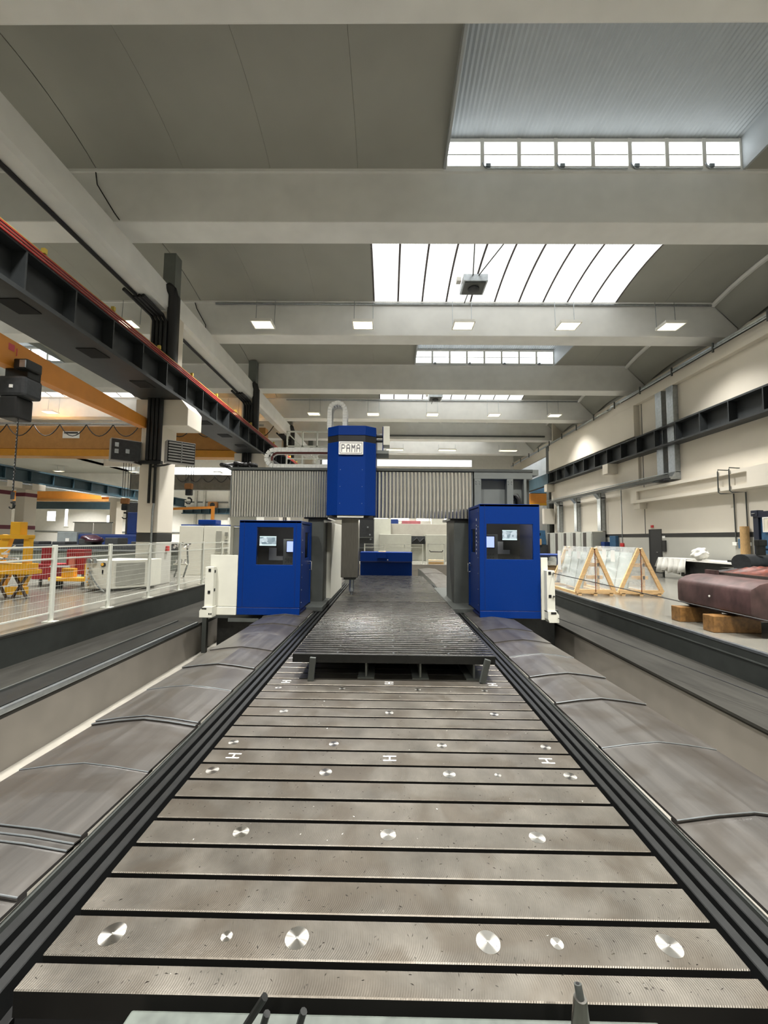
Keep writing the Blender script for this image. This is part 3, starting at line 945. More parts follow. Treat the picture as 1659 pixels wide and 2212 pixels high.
way_cover(1, 1.76, 2.69, [.75, 1.65, 2.51, 3.35, 4.22, 4.98, 5.81, 6.6, 7.4, 8.2, 10.5, 13, 16, 19, 22], 'peaked sheet steel way cover right of the table')
way_cover(-1, -2.635, -1.7, [.75, 1.35, 1.92, 2.2, 2.25, 2.3, 2.92, 3.61, 3.66, 4.42, 5.16, 5.95, 6.8, 7.6, 8.4, 10.5, 13, 16, 19, 22], 'peaked sheet steel way cover left of the table')

# ================================================================ RAISED PLATE ON BEAMS
gp = thing('raised_plate', (.08, 9.8, 0), 'raised grooved steel plate lying on beams across the table', 'plate')
G0, G1 = -1.133, 1.30
B(G0, G1, 4.84, 14.8, .2, .262).build('plate_body', hole_m, gp)  # near-black body, groove shade painted in between the slats
B(G0, G1, 4.82, 4.847, .2, .299).build('front_edge', blacksteel, gp, bev=.005)
src = None
y = 4.85
while y < 8.75:
    if src is None:
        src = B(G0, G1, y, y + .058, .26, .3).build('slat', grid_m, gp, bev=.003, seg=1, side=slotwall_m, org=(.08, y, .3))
    else:
        share(src, gp, Vector((.08, y, .3)) - wloc(gp))
    y += .098
for y0, y1 in ((8.78, 10.2), (10.21, 12.5), (12.51, 14.8)):
    B(G0, G1, y0, y1, .255, .3).build('smooth_plate', grid_m, gp, bev=.002, seg=1, org=(.08, y0, .3))
for xx in (-.6, .08, .75):
    for k in range(13):
        MB().lathe([(.012, 0), (.012, .004)], (xx, 4.9 + k * .294, .298), 8).build('bolt', galv_m, gp)
for i, x in enumerate((-.25, .41, 1.06)):
    t = thing('support_beam', (x, 6, 0), 'steel I beam under the raised plate, %s from the left' % ORD[i], 'beam', 'I beams under the raised plate')
    MB().box(x - .1, x + .1, 4.87, 14.6, .001, .016).build('lower_flange', grey_m, t)
    MB().box(x - .011, x + .011, 4.9, 14.6, .016, .186).build('web', grey_m, t)
    MB().box(x - .09, x + .09, 4.9, 14.6, .186, .199).build('upper_flange', darkmetal, t)
for i, (xa, xb, lab) in enumerate(((-.9, -.88, 'short dark prop under the left front corner of the raised plate'), (1.13, 1.2, 'short dark prop under the right front corner of the raised plate'))):
    MB().obar((xa, 4.78, .001), (xb, 4.79, .27), .07, .05).build('plate_prop', dkgrey_m, label=lab, cat='prop', bev=.006)

# ================================================================ GANTRY
gn = thing('gantry_machine', (0, 10.3, -.3), 'portal milling machine with ribbed steel apron and blue ram head', 'milling machine')
# cross beam
B(-4.02, 3.6, 10.05, 11.2, 2.3, 3.4).build('cross_beam', dkgrey_m, gn)
B(-4.03, 3.6, 9.78, 11.3, 3.38, 3.44).build('beam_top', dkgrey_m, gn)
ap = B(-4.0, 2.12, 9.86, 10.05, 2.2, 3.37).build('apron', galv_m, gn)
def rib(x, w):
    prof = [(x - w / 2, 9.86)] + [(x - w / 2 * math.cos(math.pi * k / 6), 9.86 - .026 * math.sin(math.pi * k / 6)) for k in range(1, 6)] + [(x + w / 2, 9.86)]
    return MB().prism(prof, 'z', 2.2, 3.36)
for a, b, n in ((-3.98, -1.5, 38), (-.29, 2.1, 26)):
    w = (b - a) / n
    src = None
    for i in range(n):
        x = a + (i + .5) * w
        if src is None:
            src = rib(x, w * .96).build('rib', alu_m, ap, org=(x, 9.86, 2.2), smooth=True)
        else:
            share(src, ap, Vector((x, 9.86, 2.2)) - wloc(ap))
# right end frame of the beam
B(2.14, 3.6, 9.8, 10.05, 3.2, 3.42).build('end_header', grey_m, gn, bev=.01)
for x0, x1 in ((2.15, 2.32), (2.96, 3.12), (3.38, 3.45)):
    B(x0, x1, 9.8, 9.95, 2.3, 3.2).build('end_post', grey_m, gn, bev=.008)
B(2.2, 3.4, 10.0, 10.04, 2.3, 3.2).build('end_panel', grey_m, gn)
for x in (2.19, 2.28, 3.0, 3.08):
    for z in (2.42, 2.5, 3.08, 3.14):
        MB().tube([(x, 9.8, z), (x, 9.785, z)], .012, 6).build('bolt', galv_m, gn)
MB().tube([(3.3, 9.9, 2.3), (3.28, 9.9, 2.7), (3.24, 9.95, 2.8), (3.16, 9.95, 2.8), (3.14, 9.95, 2.6)], .06, 8).build('hose', black_m, gn, smooth=True)
B(3.6, 3.75, 9.8, 10.4, 3.3, 3.44).build('end_bracket', grey_m, gn)
# columns and saddles
for s, xa, xb in ((-1, -2.02, -1.62), (1, 1.66, 2.1)):
    B(xa, xb, 9.92, 11.2, -.02, 2.25).build('column', dkgrey_m, gn, bev=.02)
    B(xa - .1, xb + .1, 9.9, 11.3, 2.16, 2.22).build('column_head', blacksteel, gn)
    B(min(s * 1.55, s * 4.1), max(s * 1.55, s * 4.1), 9.6, 12.2, -.12, .02).build('saddle', dkgrey_m, gn, bev=.02)
    B(min(s * 2.75, s * 4.0), max(s * 2.75, s * 4.0), 9.6, 12.2, -.98, -.12).build('saddle_leg', blacksteel, gn)
    if s < 0:
        B(-1.75, -1.5, 10.5, 13.0, .05, 2.1).build('guard_panel', cream_m, gn, bev=.015)
    B(min(s * 1.5, s * 2.1), max(s * 1.5, s * 2.1), 9.2, 13.0, -.02, .1).build('wiper_block', dkgrey_m, gn, bev=.02)
B(-3.4, -2.75, 8.5, 9.5, -.12, -.05).build('saddle_bar', dkgrey_m, gn)
# ram head: octagonal blue box
rh = None
oct_ = [(-1.48, 9.55), (-1.48, 9.38), (-1.2, 9.2), (-.56, 9.2), (-.31, 9.38), (-.31, 9.55)]
oct_b = [(-1.48, 10.4)] + oct_[1:-1] + [(-.31, 10.4)]
body = MB().prism(oct_b, 'z', 2.22, 3.97).build('ram_housing', blue_m, gn, bev=.006, seg=1)
MB().prism([(x * 1.0, y + .012) for x, y in oct_b], 'z', 3.97, 4.13).build('black_belt', black_m, gn)
MB().prism(oct_b, 'z', 4.13, 4.36).build('ram_cap', blue_m, gn, bev=.006, seg=1)
B(-1.4, -.36, 9.3, 10.3, 2.16, 2.22).build('ram_wiper', black_m, gn)
B(-1.2, -.58, 9.22, 9.35, 2.17, 2.22).build('wiper_lip', cream_m, gn)
for zz in (2.5, 2.9, 3.3):
    for xx in (-1.14, -.62):
        MB().tube([(xx, 9.2, zz), (xx, 9.194, zz)], .008, 6).build('screw', galv_m, body)
# name plate
pl = MB().box(-1.185, -.605, 9.165, 9.197, 3.655, 3.965).build('name_plate', white_m, gn, bev=.008)
MB().ring((-1.16, -.63, 3.68, 3.94), (-1.148, -.642, 3.692, 3.928), 'y', 9.161, 9.165).build('plate_border', sign_grey, pl)
GL = {'P': ['11110', '10001', '10001', '11110', '10000', '10000', '10000'], 'A': ['01110', '10001', '10001', '11111', '10001', '10001', '10001'], 'M': ['10001', '11011', '11111', '10101', '10001', '10001', '10001']}
for k, ch in enumerate('PAMA'):
    mb = MB()
    x0 = -1.122 + k * .119
    for r in range(7):
        for c in range(5):
            if GL[ch][r][c] == '1':
                mb.box(x0 + c * .018, x0 + c * .018 + .0182, 9.160, 9.165, 3.9 - (r + 1) * .0265, 3.9 - r * .0265 + .0002)
    mb.build('letter_' + ch.lower(), sign_grey, pl)
# ram and tool
B(-1.1, -.7, 9.3, 9.72, .76, 2.18).build('ram', steel_m, gn, bev=.012)
B(-1.04, -.76, 9.34, 9.68, .71, .76).build('ram_nose', dkgrey_m, gn)
MB().lathe([(.02, -.4), (.028, -.39), (.028, -.33), (.06, -.31), (.06, -.04), (.075, -.03), (.075, 0)], (-.86, 9.5, .73), 18).build('milling_tool', galv_m, gn, smooth=True)
# box and connectors right of the ram
B(-.14, .02, 9.55, 9.9, 3.98, 4.45).build('junction_box', cream_m, gn, bev=.008)
B(-.16, -.14, 9.6, 9.9, 3.85, 4.45).build('box_backing', blue_m, gn)
for z, r in ((4.2, .05), (4.08, .04)):
    MB().tube([(-.31, 9.55, z), (-.16, 9.55, z)], r, 10).build('connector', darkmetal, gn, smooth=True)
B(-.31, .0, 9.6, 10.2, 3.78, 3.86).build('bracket', grey_m, gn)
# energy chains
def chain(path, n, w, axis, name, par):
    """drag chain: side plates follow a path in a plane; each link is a part"""
    L = [0]
    for a, b in zip(path, path[1:]):
        L.append(L[-1] + math.dist(a, b))
    def at(s):
        for i in range(len(path) - 1):
            if s <= L[i + 1] or i == len(path) - 2:
                f = (s - L[i]) / (L[i + 1] - L[i])
                return Vector([path[i][k] + (path[i + 1][k] - path[i][k]) * f for k in range(3)])
    tot = L[-1]
    for i in range(n):
        a, b = at(tot * (i + .03) / n), at(tot * (i + .99) / n)
        d_ = (b - a).normalized()
        nn_ = d_.cross(Vector((0, 1, 0))).normalized() * .055
        q = MB()
        for y_ in (0., w):
            vs = [p + sn * nn_ + Vector((0, y_ + sy * .012, 0)) for p in (a, b) for sn, sy in ((-1, -1), (1, -1), (1, 1), (-1, 1))]
            q.add(vs, [(0, 1, 2, 3), (7, 6, 5, 4), (0, 4, 5, 1), (1, 5, 6, 2), (2, 6, 7, 3), (3, 7, 4, 0)])
        mid = (a + b) / 2
        q.obar(mid, mid + Vector((0, w, 0)), .03, .03)
        q.build(name, chain_m, par)
arc = lambda cx, cz, r, a0, a1, n, y: [(cx + r * math.cos(math.radians(a0 + (a1 - a0) * i / n)), y, cz + r * math.sin(math.radians(a0 + (a1 - a0) * i / n))) for i in range(n + 1)]
ch1 = thing('energy_chain', (-1.3, 9.6, 4.36), 'upright grey cable chain looping above the blue ram', 'cable chain')
chain([(-1.48, 9.6, 4.38)] + arc(-1.29, 4.86, .19, 180, 0, 10, 9.6) + [(-1.10, 9.6, 4.38)], 22, .28, 'y', 'link', ch1)
ch2 = thing('energy_chain', (-2.4, 10.2, 3.46), 'lying grey cable chain beside the blue ram on the cross beam', 'cable chain')
chain([(-1.5, 10.2, 3.55)] + arc(-3.0, 3.77, .22, 270, 90, 10, 10.2) + [(-1.5, 10.2, 3.99)], 36, .4, 'y', 'link', ch2)
MB().tube([(-1.5, 10.3, 3.93)] + [(p[0], p[1], p[2]) for p in arc(-2.95, 3.77, .15, 90, 200, 8, 10.3)], .03, 6).build('red_hose', M('dark_red_hose', (96, 40, 36), .5), ch2, smooth=True)
# walkway railing behind
rl = thing('service_railing', (-2.3, 11.6, 3.44), 'white service railing behind the cable chain on the cross beam', 'railing')
for x in (-2.95, -2.5, -2.08, -1.7):
    B(x - .02, x + .02, 11.2, 11.24, 3.44, 4.75).build('post', fence_m, rl)
for z in (4.3, 4.73):
    B(-2.97, -.4, 11.2, 11.24, z, z + .04).build('rail', fence_m, rl)
MB().obar((-2.95, 11.22, 4.72), (-2.1, 11.22, 3.9), .03, .03).build('stay', fence_m, rl)
for z in (3.75, 3.95):
    B(-2.97, -1.5, 11.25, 11.29, z, z + .03).build('rail', fence_m, rl)

# ================================================================ OPERATOR CABINS
def cabin(x0, x1, z0, z1, wx0, wx1, wz0, wz1, side, lab):
    yf, yb = 8.5, 9.7
    t = thing('operator_cabin', ((x0 + x1) / 2, 9.1, z0), lab, 'cabin', 'blue operator cabins')
    fr = MB().ring((x0, x1, z0 + .16, z1), (wx0, wx1, wz0, wz1), 'y', yf, yf + .05).build('front_panel', blue_m, t, bev=.004, seg=1)
    B(x0, x1, yf - .004, yf + .06, z0, z0 + .15).build('plinth', blue_m, t, bev=.006, seg=1)
    B(x0, x1, yf + .01, yb, z0 + .02, z0 + .06).build('cabin_floor', blue_dk, t)
    B(x0, x1, yf, yb, z1 - .06, z1).build('roof', blue_m, t, bev=.01)
    B(x0, x1, yb - .04, yb, z0 + .06, z1 - .06).build('rear_wall', M('cabin_inner_dark', (40, 42, 48), .7, var=.1), t)
    B(x0 + .3, x1 - .3, 8.75, 8.82, z1 - .1, z1 - .07).build('cabin_fill', cabfill_m, t)  # unseen glowing strip added to brighten the cabin inside
    xo = x0 if side < 0 else x1           # outer wall
    B(min(xo, xo - side * .04), max(xo, xo - side * .04), yf + .05, yb - .04, z0 + .06, z1 - .06).build('outer_wall', blue_m, t)
    xi = x1 if side < 0 else x0           # door side, faces the table
    i0, i1 = (xi - .05, xi) if side < 0 else (xi, xi + .05)
    dy0, dy1 = yf + .1, yb - .12
    B(i0, i1, yf + .05, yf + .1, z0 + .1, z1 - .06).build('door_post', blue_dk, t)
    B(i0, i1, yb - .12, yb - .04, z0 + .1, z1 - .06).build('door_post', blue_m, t)
    dr = MB().ring((dy0, dy1, z0 + .1, z1 - .08), (dy0 + .38, dy1 - .18, wz0 + .12, wz1 - .1), 'x', i0 + .01 * (side > 0), i1 - .01 * (side < 0)).build('door', blue_m, t, bev=.004, seg=1)
    B((i0 + i1) / 2 - .004, (i0 + i1) / 2 + .004, dy0 + .38, dy1 - .18, wz0 + .12, wz1 - .1).build('door_pane', tint_glass, dr)
    hx = xi + (.045 if side < 0 else -.045)
    MB().tube([(xi, dy1 - .1, 1.12), (hx, dy1 - .1, 1.12), (hx, dy1 - .1, .92), (xi, dy1 - .1, .92)], .012, 8).build('door_handle', chrome_m, dr, smooth=True)
    MB().tube([(xi, dy1 - .3, 1.08), (hx * .999, dy1 - .3, 1.08)], .02, 10).build('lock', chrome_m, dr)
    n = 7
    for k in range(n):
        z = z0 + .25 + (z1 - z0 - .4) * k / (n - 1)
        MB().tube([(xi, dy0 + .05, z), (xi + (.006 if side < 0 else -.006), dy0 + .05, z)], .012, 6).build('screw', galv_m, dr)
    B(wx0, wx1, yf + .02, yf + .03, wz0, wz1).build('window_pane', tint_glass, fr)
    for xx in (x0 + .11, x1 - .11) if side < 0 else (x0 + .11,):
        B(xx - .003, xx + .003, yf - .003, yf + .002, z0 + .17, z1 - .02).build('panel_seam', blue_dk, fr)
    B(x0 + .02, x1 - .02, yf - .002, yf + .04, z0 + .15, z0 + .162).build('plinth_seam', blue_dk, t)
    return t
cl = cabin(-3.219, -1.875, .03, 2.05, -2.84, -2.046, 1.097, 1.905, -1, 'left blue operator cabin with a dark window and lit screens')
cr_ = cabin(1.97, 3.26, .022, 2.455, 2.12, 3.115, 1.267, 2.026, 1, 'right blue operator cabin, the taller one, with lit screens')
def cabin_inside(t, mx0, mx1, mz0, mz1, tx0, tx1, tz0, tz1, px0, px1, wb, ws):
    """monitor at the back, tablet on a console, paper notes"""
    mo = B(mx0 - .02, mx1 + .02, 9.2, 9.24, mz0 - .03, mz1 + .02).build('monitor', black_m, t)
    B(mx0, mx1, 9.195, 9.2, mz0 + .03, mz1 - .02).build('monitor_picture', pic_m, mo)
    B(mx0, mx1, 9.195, 9.2, mz1 - .02, mz1).build('picture_bar', screen_bar, mo)
    B(mx0, mx1, 9.195, 9.2, mz0, mz0 + .03).build('picture_bar', screen_bar, mo)
    B((mx0 + mx1) / 2 - .05, (mx0 + mx1) / 2 + .05, 9.24, 9.64, (mz0 + mz1) / 2 - .05, (mz0 + mz1) / 2 + .05).build('monitor_arm', dkgrey_m, mo)
    co = B(px0, px1, 9.0, 9.3, .2, tz1 + .05).build('console', grey_m, t, bev=.01)
    B(tx0 - .015, tx1 + .015, 8.975, 9.0, tz0 - .03, tz1 + .02).build('tablet', black_m, co)
    B(tx0, tx1, 8.97, 8.975, tz0, tz1).build('tablet_screen', screen_w, co)
    for i in range(6):
        B(px0 + .05 + .06 * (i % 3), px0 + .09 + .06 * (i % 3), 8.99, 9.0, tz0 - .18 - .07 * (i // 3), tz0 - .14 - .07 * (i // 3)).build('key', dkgrey_m, co)
    MB().add([(wb, 9.62, ws), (wb + .34, 9.62, ws), (wb + .34, 9.62, ws + .1), (wb + .18, 9.62, ws + .1), (wb + .18, 9.62, ws + .3), (wb, 9.62, ws + .3), (wb, 9.64, ws), (wb + .34, 9.64, ws), (wb + .34, 9.64, ws + .1), (wb + .18, 9.64, ws + .1), (wb + .18, 9.64, ws + .3), (wb, 9.64, ws + .3)],
             [(0, 1, 2, 3, 4, 5), (11, 10, 9, 8, 7, 6)] + [(i, i + 6, (i + 1) % 6 + 6, (i + 1) % 6) for i in range(6)]).build('notice_board', paper_m, t)
cabin_inside(cl, -3.0, -2.61, 1.49, 1.71, -2.3, -2.14, 1.36, 1.6, -2.39, -2.1, -2.9, 1.13)
cabin_inside(cr_, 2.66, 3.0, 1.68, 1.91, 2.23, 2.41, 1.51, 1.755, 2.2, 2.5, 2.62, 1.34)
mb = MB()
for k, z in enumerate((2.1, 1.98, 1.9, 1.8, 1.72, 1.63, 1.54, 1.45, 1.36)):
    h = (.05, .035, .045)[k % 3]
    mb.box(1.966, 1.97, 8.78, 8.81, z, z + h)
mb.build('lettering', white_m, cr_, kind='stuff')
# light curtains beside the cabins
t = thing('safety_curtain', (-3.6, 8.45, .0), 'ivory safety bracket with a shield left of the left cabin', 'safety sensor', 'ivory brackets beside the cabins')
B(-3.83, -3.235, 8.52, 8.56, .2, 1.295).build('shield', cream_m, t, bev=.008)
B(-3.83, -3.235, 8.5, 8.58, .02, .19).build('shield_base', cream_m, t, bev=.01)
B(-3.86, -3.68, 8.36, 8.5, .16, 1.05).build('upright', cream_m, t, bev=.01)
MB().prism([(-3.93, .0), (-3.66, .0), (-3.66, .22), (-3.86, .22), (-3.93, .14)], 'y', 8.3, 8.5).build('foot', cream_m, t, bev=.008)
for z in (.98, .52):
    B(-3.79, -3.74, 8.352, 8.36, z - .03, z + .03).build('sensor', hole_m, t)
B(-3.88, -3.78, 8.294, 8.3, .175, .2).build('sensor', hole_m, t)
for z in (.95, .56):
    B(-3.68, -3.672, 8.4, 8.44, z - .03, z + .03).build('side_sensor', hole_m, t)
for x in (-3.72, -3.68):
    MB().tube([(x, 8.3, .08), (x, 8.294, .08)], .016, 8).build('bolt', hole_m, t)
t = thing('safety_curtain', (3.4, 8.45, -.02), 'ivory safety bracket with wire ropes right of the right cabin', 'safety sensor', 'ivory brackets beside the cabins')
B(3.275, 3.42, 8.5, 8.56, 0, 1.315).build('shield', cream_m, t, bev=.008)
B(3.33, 3.5, 8.34, 8.5, .18, 1.05).build('upright', cream_m, t, bev=.01)
MB().prism([(3.36, -.02), (3.56, -.02), (3.56, .14), (3.5, .22), (3.33, .22), (3.33, .05)], 'y', 8.3, 8.5).build('foot', cream_m, t, bev=.008)
for z in (1.0, .52):
    B(3.365, 3.42, 8.332, 8.34, z - .03, z + .03).build('sensor', hole_m, t)
    MB().tube([(3.46, 8.34, z), (3.46, 8.3, z)], .02, 8).build('rope_eye', chrome_m, t)
B(3.39, 3.5, 8.294, 8.3, .16, .2).build('sensor', hole_m, t)
MB().tube([(3.46, 8.3, 1.0), (4.6, 5.6, .75), (6.5, 1., .33)], .008, 5).build('wire_rope', black_m, label='upper black wire rope from the right bracket to the camera side', cat='rope', group='wire ropes')
MB().tube([(3.53, 8.29, .08), (4.6, 4.6, -.16), (5.15, 2.6, -.3)], .008, 5).build('wire_rope', black_m, label='lower black wire rope running over the right ledge', cat='rope', group='wire ropes')
# post and frame in the pit under the left cabin
t = thing('pit_frame', (-4.0, 9.3, -1.), 'dark steel frame standing in the pit below the left cabin', 'frame')
B(-4.3, -4.2, 9.25, 9.35, -1., -.2).build('post', dkgrey_m, t)
B(-4.3, -2.8, 9.25, 9.35, -.2, -.12).build('crossbar', dkgrey_m, t)
B(-4.0, -2.9, 9.38, 9.4, -1., -.2).build('back_plate', blacksteel, t)

# ================================================================ RIGHT SIDE THINGS
def aframe(x0, x1, yf, yb, zt, lab, papers):
    xm = (x0 + x1) / 2
    t = thing('glass_crate', (xm, (yf + yb) / 2, FL), lab, 'crate', 'wrapped A frame crates')
    for y in (yf, yb):
        for s in (-1, 1):
            MB().obar((xm + s * (x1 - xm), y, FL + .1), (xm + s * .02, y, zt), .05, .1).build('slanted_board', wood_m, t)
        B(x0, x1, y - .03, y + .03, FL + .05, FL + .16).build('foot_board', wood_m, t)
    MB().obar((xm, yf - .04, FL + .1), (xm, yf - .04, zt - .05), .018, .015).build('strap', M('rust_strap', (120, 66, 40), .5), t)
    for x in (x0 + .1, xm, x1 - .1):
        B(x - .05, x + .05, yf - .03, yb + .03, FL, FL + .07).build('skid', wood_m, t)
    B(xm + .1, xm + .16, yf + .05, yf + .1, FL + .1, zt - .3).build('upright', wood_m, t)
    for z in (.45, .8):
        B(xm - .2, xm + .25, yf + .05, yf + .09, FL + z, FL + z + .1).build('rung', wood_m, t)
    for k in range(3):
        y0 = yf + .15 + k * (yb - yf - .2) / 3
        MB().prism([(xm - .3, FL + .17), (xm - .26, FL + .17), (xm - .06, zt - .12), (xm - .1, zt - .12)], 'y', y0, y0 + (yb - yf) / 3 - .12).build('glass_pane', M('stacked_glass', (184, 192, 186), .15, var=.15, scale=2, coat=.5), t)
    # stretch wrap
    hw = (x1 - x0) / 2
    MB().prism([(xm - hw * .98, FL + .1), (xm + hw * .98, FL + .1), (xm + .1, zt + .03), (xm - .1, zt + .03)], 'y', yf + .03, yb + .06).build('stretch_wrap', wrap_m, t)
    for (u, z, w, h) in papers:
        f = (z - FL) / (zt - FL)
        x = xm - (hw * (1 - f) + .1 * f) - .012
        B(x - .004, x + .002, u, u + w, z, z + h).build('paper_slip', paper_m, t)
    return t
aframe(5.3, 6.38, 11.25, 12.9, 1.47, 'left wooden A frame crate of wrapped glass on the right floor', [(12.6, .75, .22, .6), (12.2, 1.2, .2, .2), (11.6, 1.15, .2, .22)])
aframe(6.52, 7.72, 11.25, 13.4, 1.47, 'right wooden A frame crate of wrapped glass with hanging papers', [(13.0, .9, .22, .45), (12.5, 1.1, .24, .3), (12.0, 1.05, .22, .35), (12.9, .6, .2, .28)])
# low blue rack behind the crates
t = thing('storage_rack', (5.9, 15, FL), 'low dark blue rack with boards behind the left glass crate', 'rack')
for x in (5.2, 6.6):
    for y in (14.2, 15.4):
        B(x - .04, x + .04, y - .04, y + .04, FL, 1.15).build('post', navy_m, t)
for z in (.45, 1.1):
    B(5.2, 6.6, 14.2, 15.4, z, z + .06).build('shelf', navy_m, t)
for i in range(3):
    B(5.3, 6.4, 14.3 + i * .35, 14.6 + i * .35, .52, .62 + .05 * i).build('board', wood_m, t)
# maroon casting
t = thing('machine_casting', (7.1, 7.2, .42), 'large maroon primed casting resting on timber blocks', 'casting')
xa, xb, y0, y1, za, zb = 5.78, 8.3, 6.4, 8.0, .43, 1.06
pr = [(xa + .2, za), (xb - .2, za), (xb, za + .15), (xb, zb - .1), (xb - .15, zb), (xa + .42, zb)]
pr += [(xa + .42 - .36 * math.sin(a), zb - .14 * (1 - math.cos(a))) for a in (.4, .8, 1.2)]
pr += [(xa + .02, zb - .12), (xa, zb - .2), (xa, za + .1)]
MB().prism(pr, 'y', y0, y1).build('body', maroon_m, t, bev=.04, smooth=True)
B(xa + .62, xb - .3, y0 + .05, y1 - .05, zb - .002, zb + .05).build('machined_face', steel_m, t, bev=.006)
B(xa + .55, xa + .6, y1 - .3, y1 - .02, zb - .02, zb + .08).build('rib', maroon_m, t)
MB().tube([(xa - .004, 7.2, .72), (xa - .01, 7.2, .72)], .02, 8).build('sight_plug', white_m, t)
for i, (x, y) in enumerate(((5.62, 7.72), (5.55, 6.85))):
    B(x, x + .8, y, y + .24, FL, FL + .28).build('timber_block', beam_wood, bev=.012, label='%s timber block under the maroon casting' % ('farther', 'nearer')[i], cat='timber', group='timber blocks under the casting')
def crumple(x0, x1, y0, y1, z, h, mat, name, lab, cat, seed, nx=22, ny=14, skirt=0.):
    r = random.Random(seed)
    ph = [(r.uniform(2, 7), r.uniform(2, 7), r.uniform(0, 6)) for _ in range(5)]
    vs, fs = [], []
    for i in range(nx + 1):
        for j in range(ny + 1):
            u, v = i / nx, j / ny
            e = min(u, 1 - u, v, 1 - v) * 4
            zz = z + h * min(1, e) * (.55 + .45 * sum(math.sin(a * u * 3 + b * v * 3 + c) for a, b, c in ph) / 3)
            vs.append((x0 + (x1 - x0) * u, y0 + (y1 - y0) * v, max(z + .002, zz)))
    for i in range(nx):
        for j in range(ny):
            a = i * (ny + 1) + j
            fs.append((a, a + ny + 1, a + ny + 2, a + 1))
    n = len(vs)
    vs += [(x, y, z) for x, y, _ in vs]
    fs += [tuple(q + n for q in f[::-1]) for f in fs]
    for i in range(nx):
        for j in (0, ny):
            a = i * (ny + 1) + j
            b = a + ny + 1
            fs.append((a, b, b + n, a + n))
    for j in range(ny):
        for i in (0, nx):
            a = i * (ny + 1) + j
            fs.append((a, a + 1, a + 1 + n, a + n))
    return MB().add(vs, fs).build(name, mat, smooth=True, label=lab, cat=cat)
crumple(6.42, 8.0, 6.8, 7.75, 1.111, .16, cloth_o, 'orange_tarp', 'crumpled burnt orange tarp on the maroon casting', 'tarp', 4)
crumple(6.42, 7.6, 7.76, 7.95, 1.111, .07, cloth_k, 'dark_tarp', 'flat dark tarp on the far end of the maroon casting', 'tarp', 9)
t = thing('motor_roll', (8.9, 9.6, FL), 'dark cylindrical machine part behind the maroon casting', 'machine part')
MB().tube([(8.4, 9.5, 1.2), (9.4, 9.9, 1.2)], .2, 16).build('cylinder', darkmetal, t, smooth=True)
B(8.4, 9.6, 9.3, 10.1, FL, 1.05).build('stand', blacksteel, t)
B(8.85, 9.0, 9.5, 9.6, 1.38, 1.6).build('lever', blacksteel, t)
B(8.83, 9.03, 9.48, 9.62, 1.6, 1.75).build('lever_knob', blacksteel, t, bev=.02)
# table with white cloth
t = thing('work_table', (12.1, 15.5, FL), 'long work table along the grey wall', 'table')
B(11.6, 12.7, 13.2, 17.0, .92, .98).build('table_top', white_m, t)
B(11.75, 12.6, 13.3, 16.0, .3, .92).build('cabinet_body', blacksteel, t)
for y in (13.3, 16.9):
    for x in (11.68, 12.6):
        B(x - .03, x + .03, y - .03, y + .03, FL, .92).build('leg', dkgrey_m, t)
mb = MB()
n = 24
vs, fs = [], []
for i in range(n + 1):
    y = 15.5 + 1.55 * i / n
    w = .05 * math.sin(i * 1.3) + .03 * math.sin(i * 2.9)
    for x, z in ((12.7, .99), (11.58, 1.0), (11.54 + w, .72), (11.52 + w * 1.6, .42 + .06 * math.sin(i * .8))):
        vs.append((x, y, z))
fs = [(4 * i + k, 4 * i + k + 1, 4 * i + k + 5, 4 * i + k + 4) for i in range(n) for k in range(3)]
o = 4 * n
vs += [(12.7, 17.06, .99), (11.58, 17.06, 1.0), (11.5, 17.2, .6), (12.6, 17.1, .5)]
fs += [(o, o + 1, o + 5, o + 4), (o + 4, o + 5, o + 6, o + 7)]
cl_ = MB().add(vs, fs).build('dust_cloth', cloth_w, smooth=True, label='white plastic sheet hanging over the end of the work table', cat='cloth')
sm = cl_.modifiers.new('thick', 'SOLIDIFY'); sm.thickness = .008
r = random.Random(5)
for i, (x, y, z, rr, lab) in enumerate(((11.75, 15.0, 1.22, .24, 'crumpled white bundle on the work table'),)):
    bm = bmesh.new()
    bmesh.ops.create_icosphere(bm, subdivisions=4, radius=rr)
    for v in bm.verts:
        p = v.co
        k = 1 + .13 * math.sin(9 * p.x / rr * .6 + 3) * math.sin(7 * p.z / rr * .7) + .1 * math.sin(6 * p.y / rr + 5 * p.z / rr)
        v.co = Vector((p.x * k, p.y * k * 1.2, p.z * k * .95))
    me = bpy.data.meshes.new('bundle'); bm.to_mesh(me); bm.free()
    for p in me.polygons: p.use_smooth = True
    me.materials.append(cloth_w)
    o = bpy.data.objects.new('cloth_bundle', me); COL.objects.link(o); o.location = (x, y, z)
    tag(o, lab, 'cloth')
for i, (y, dx) in enumerate(((13.9, .2), (13.6, .3))):
    B(11.9, 12.3, y - .15, y + .1, .981 + .0, 1.05 + .02 * i).build('dark_tray', blacksteel, label='small black tray on the work table, %s one' % ('left', 'right')[i], cat='tray', bev=.01)
# cardboard tube, blue gauge
MB().tube([(12.87, 14.35, FL), (12.87, 14.35, 2.25)], .15, 14, .13).build('cardboard_post', brown_card, smooth=True, label='tall brown wrapped post leaning by the grey wall', cat='post')
B(12.88, XR, 14.45, 14.65, 1.45, 1.8).build('blue_gauge', container_m, bev=.02, label='small blue box beside the brown post', cat='box')
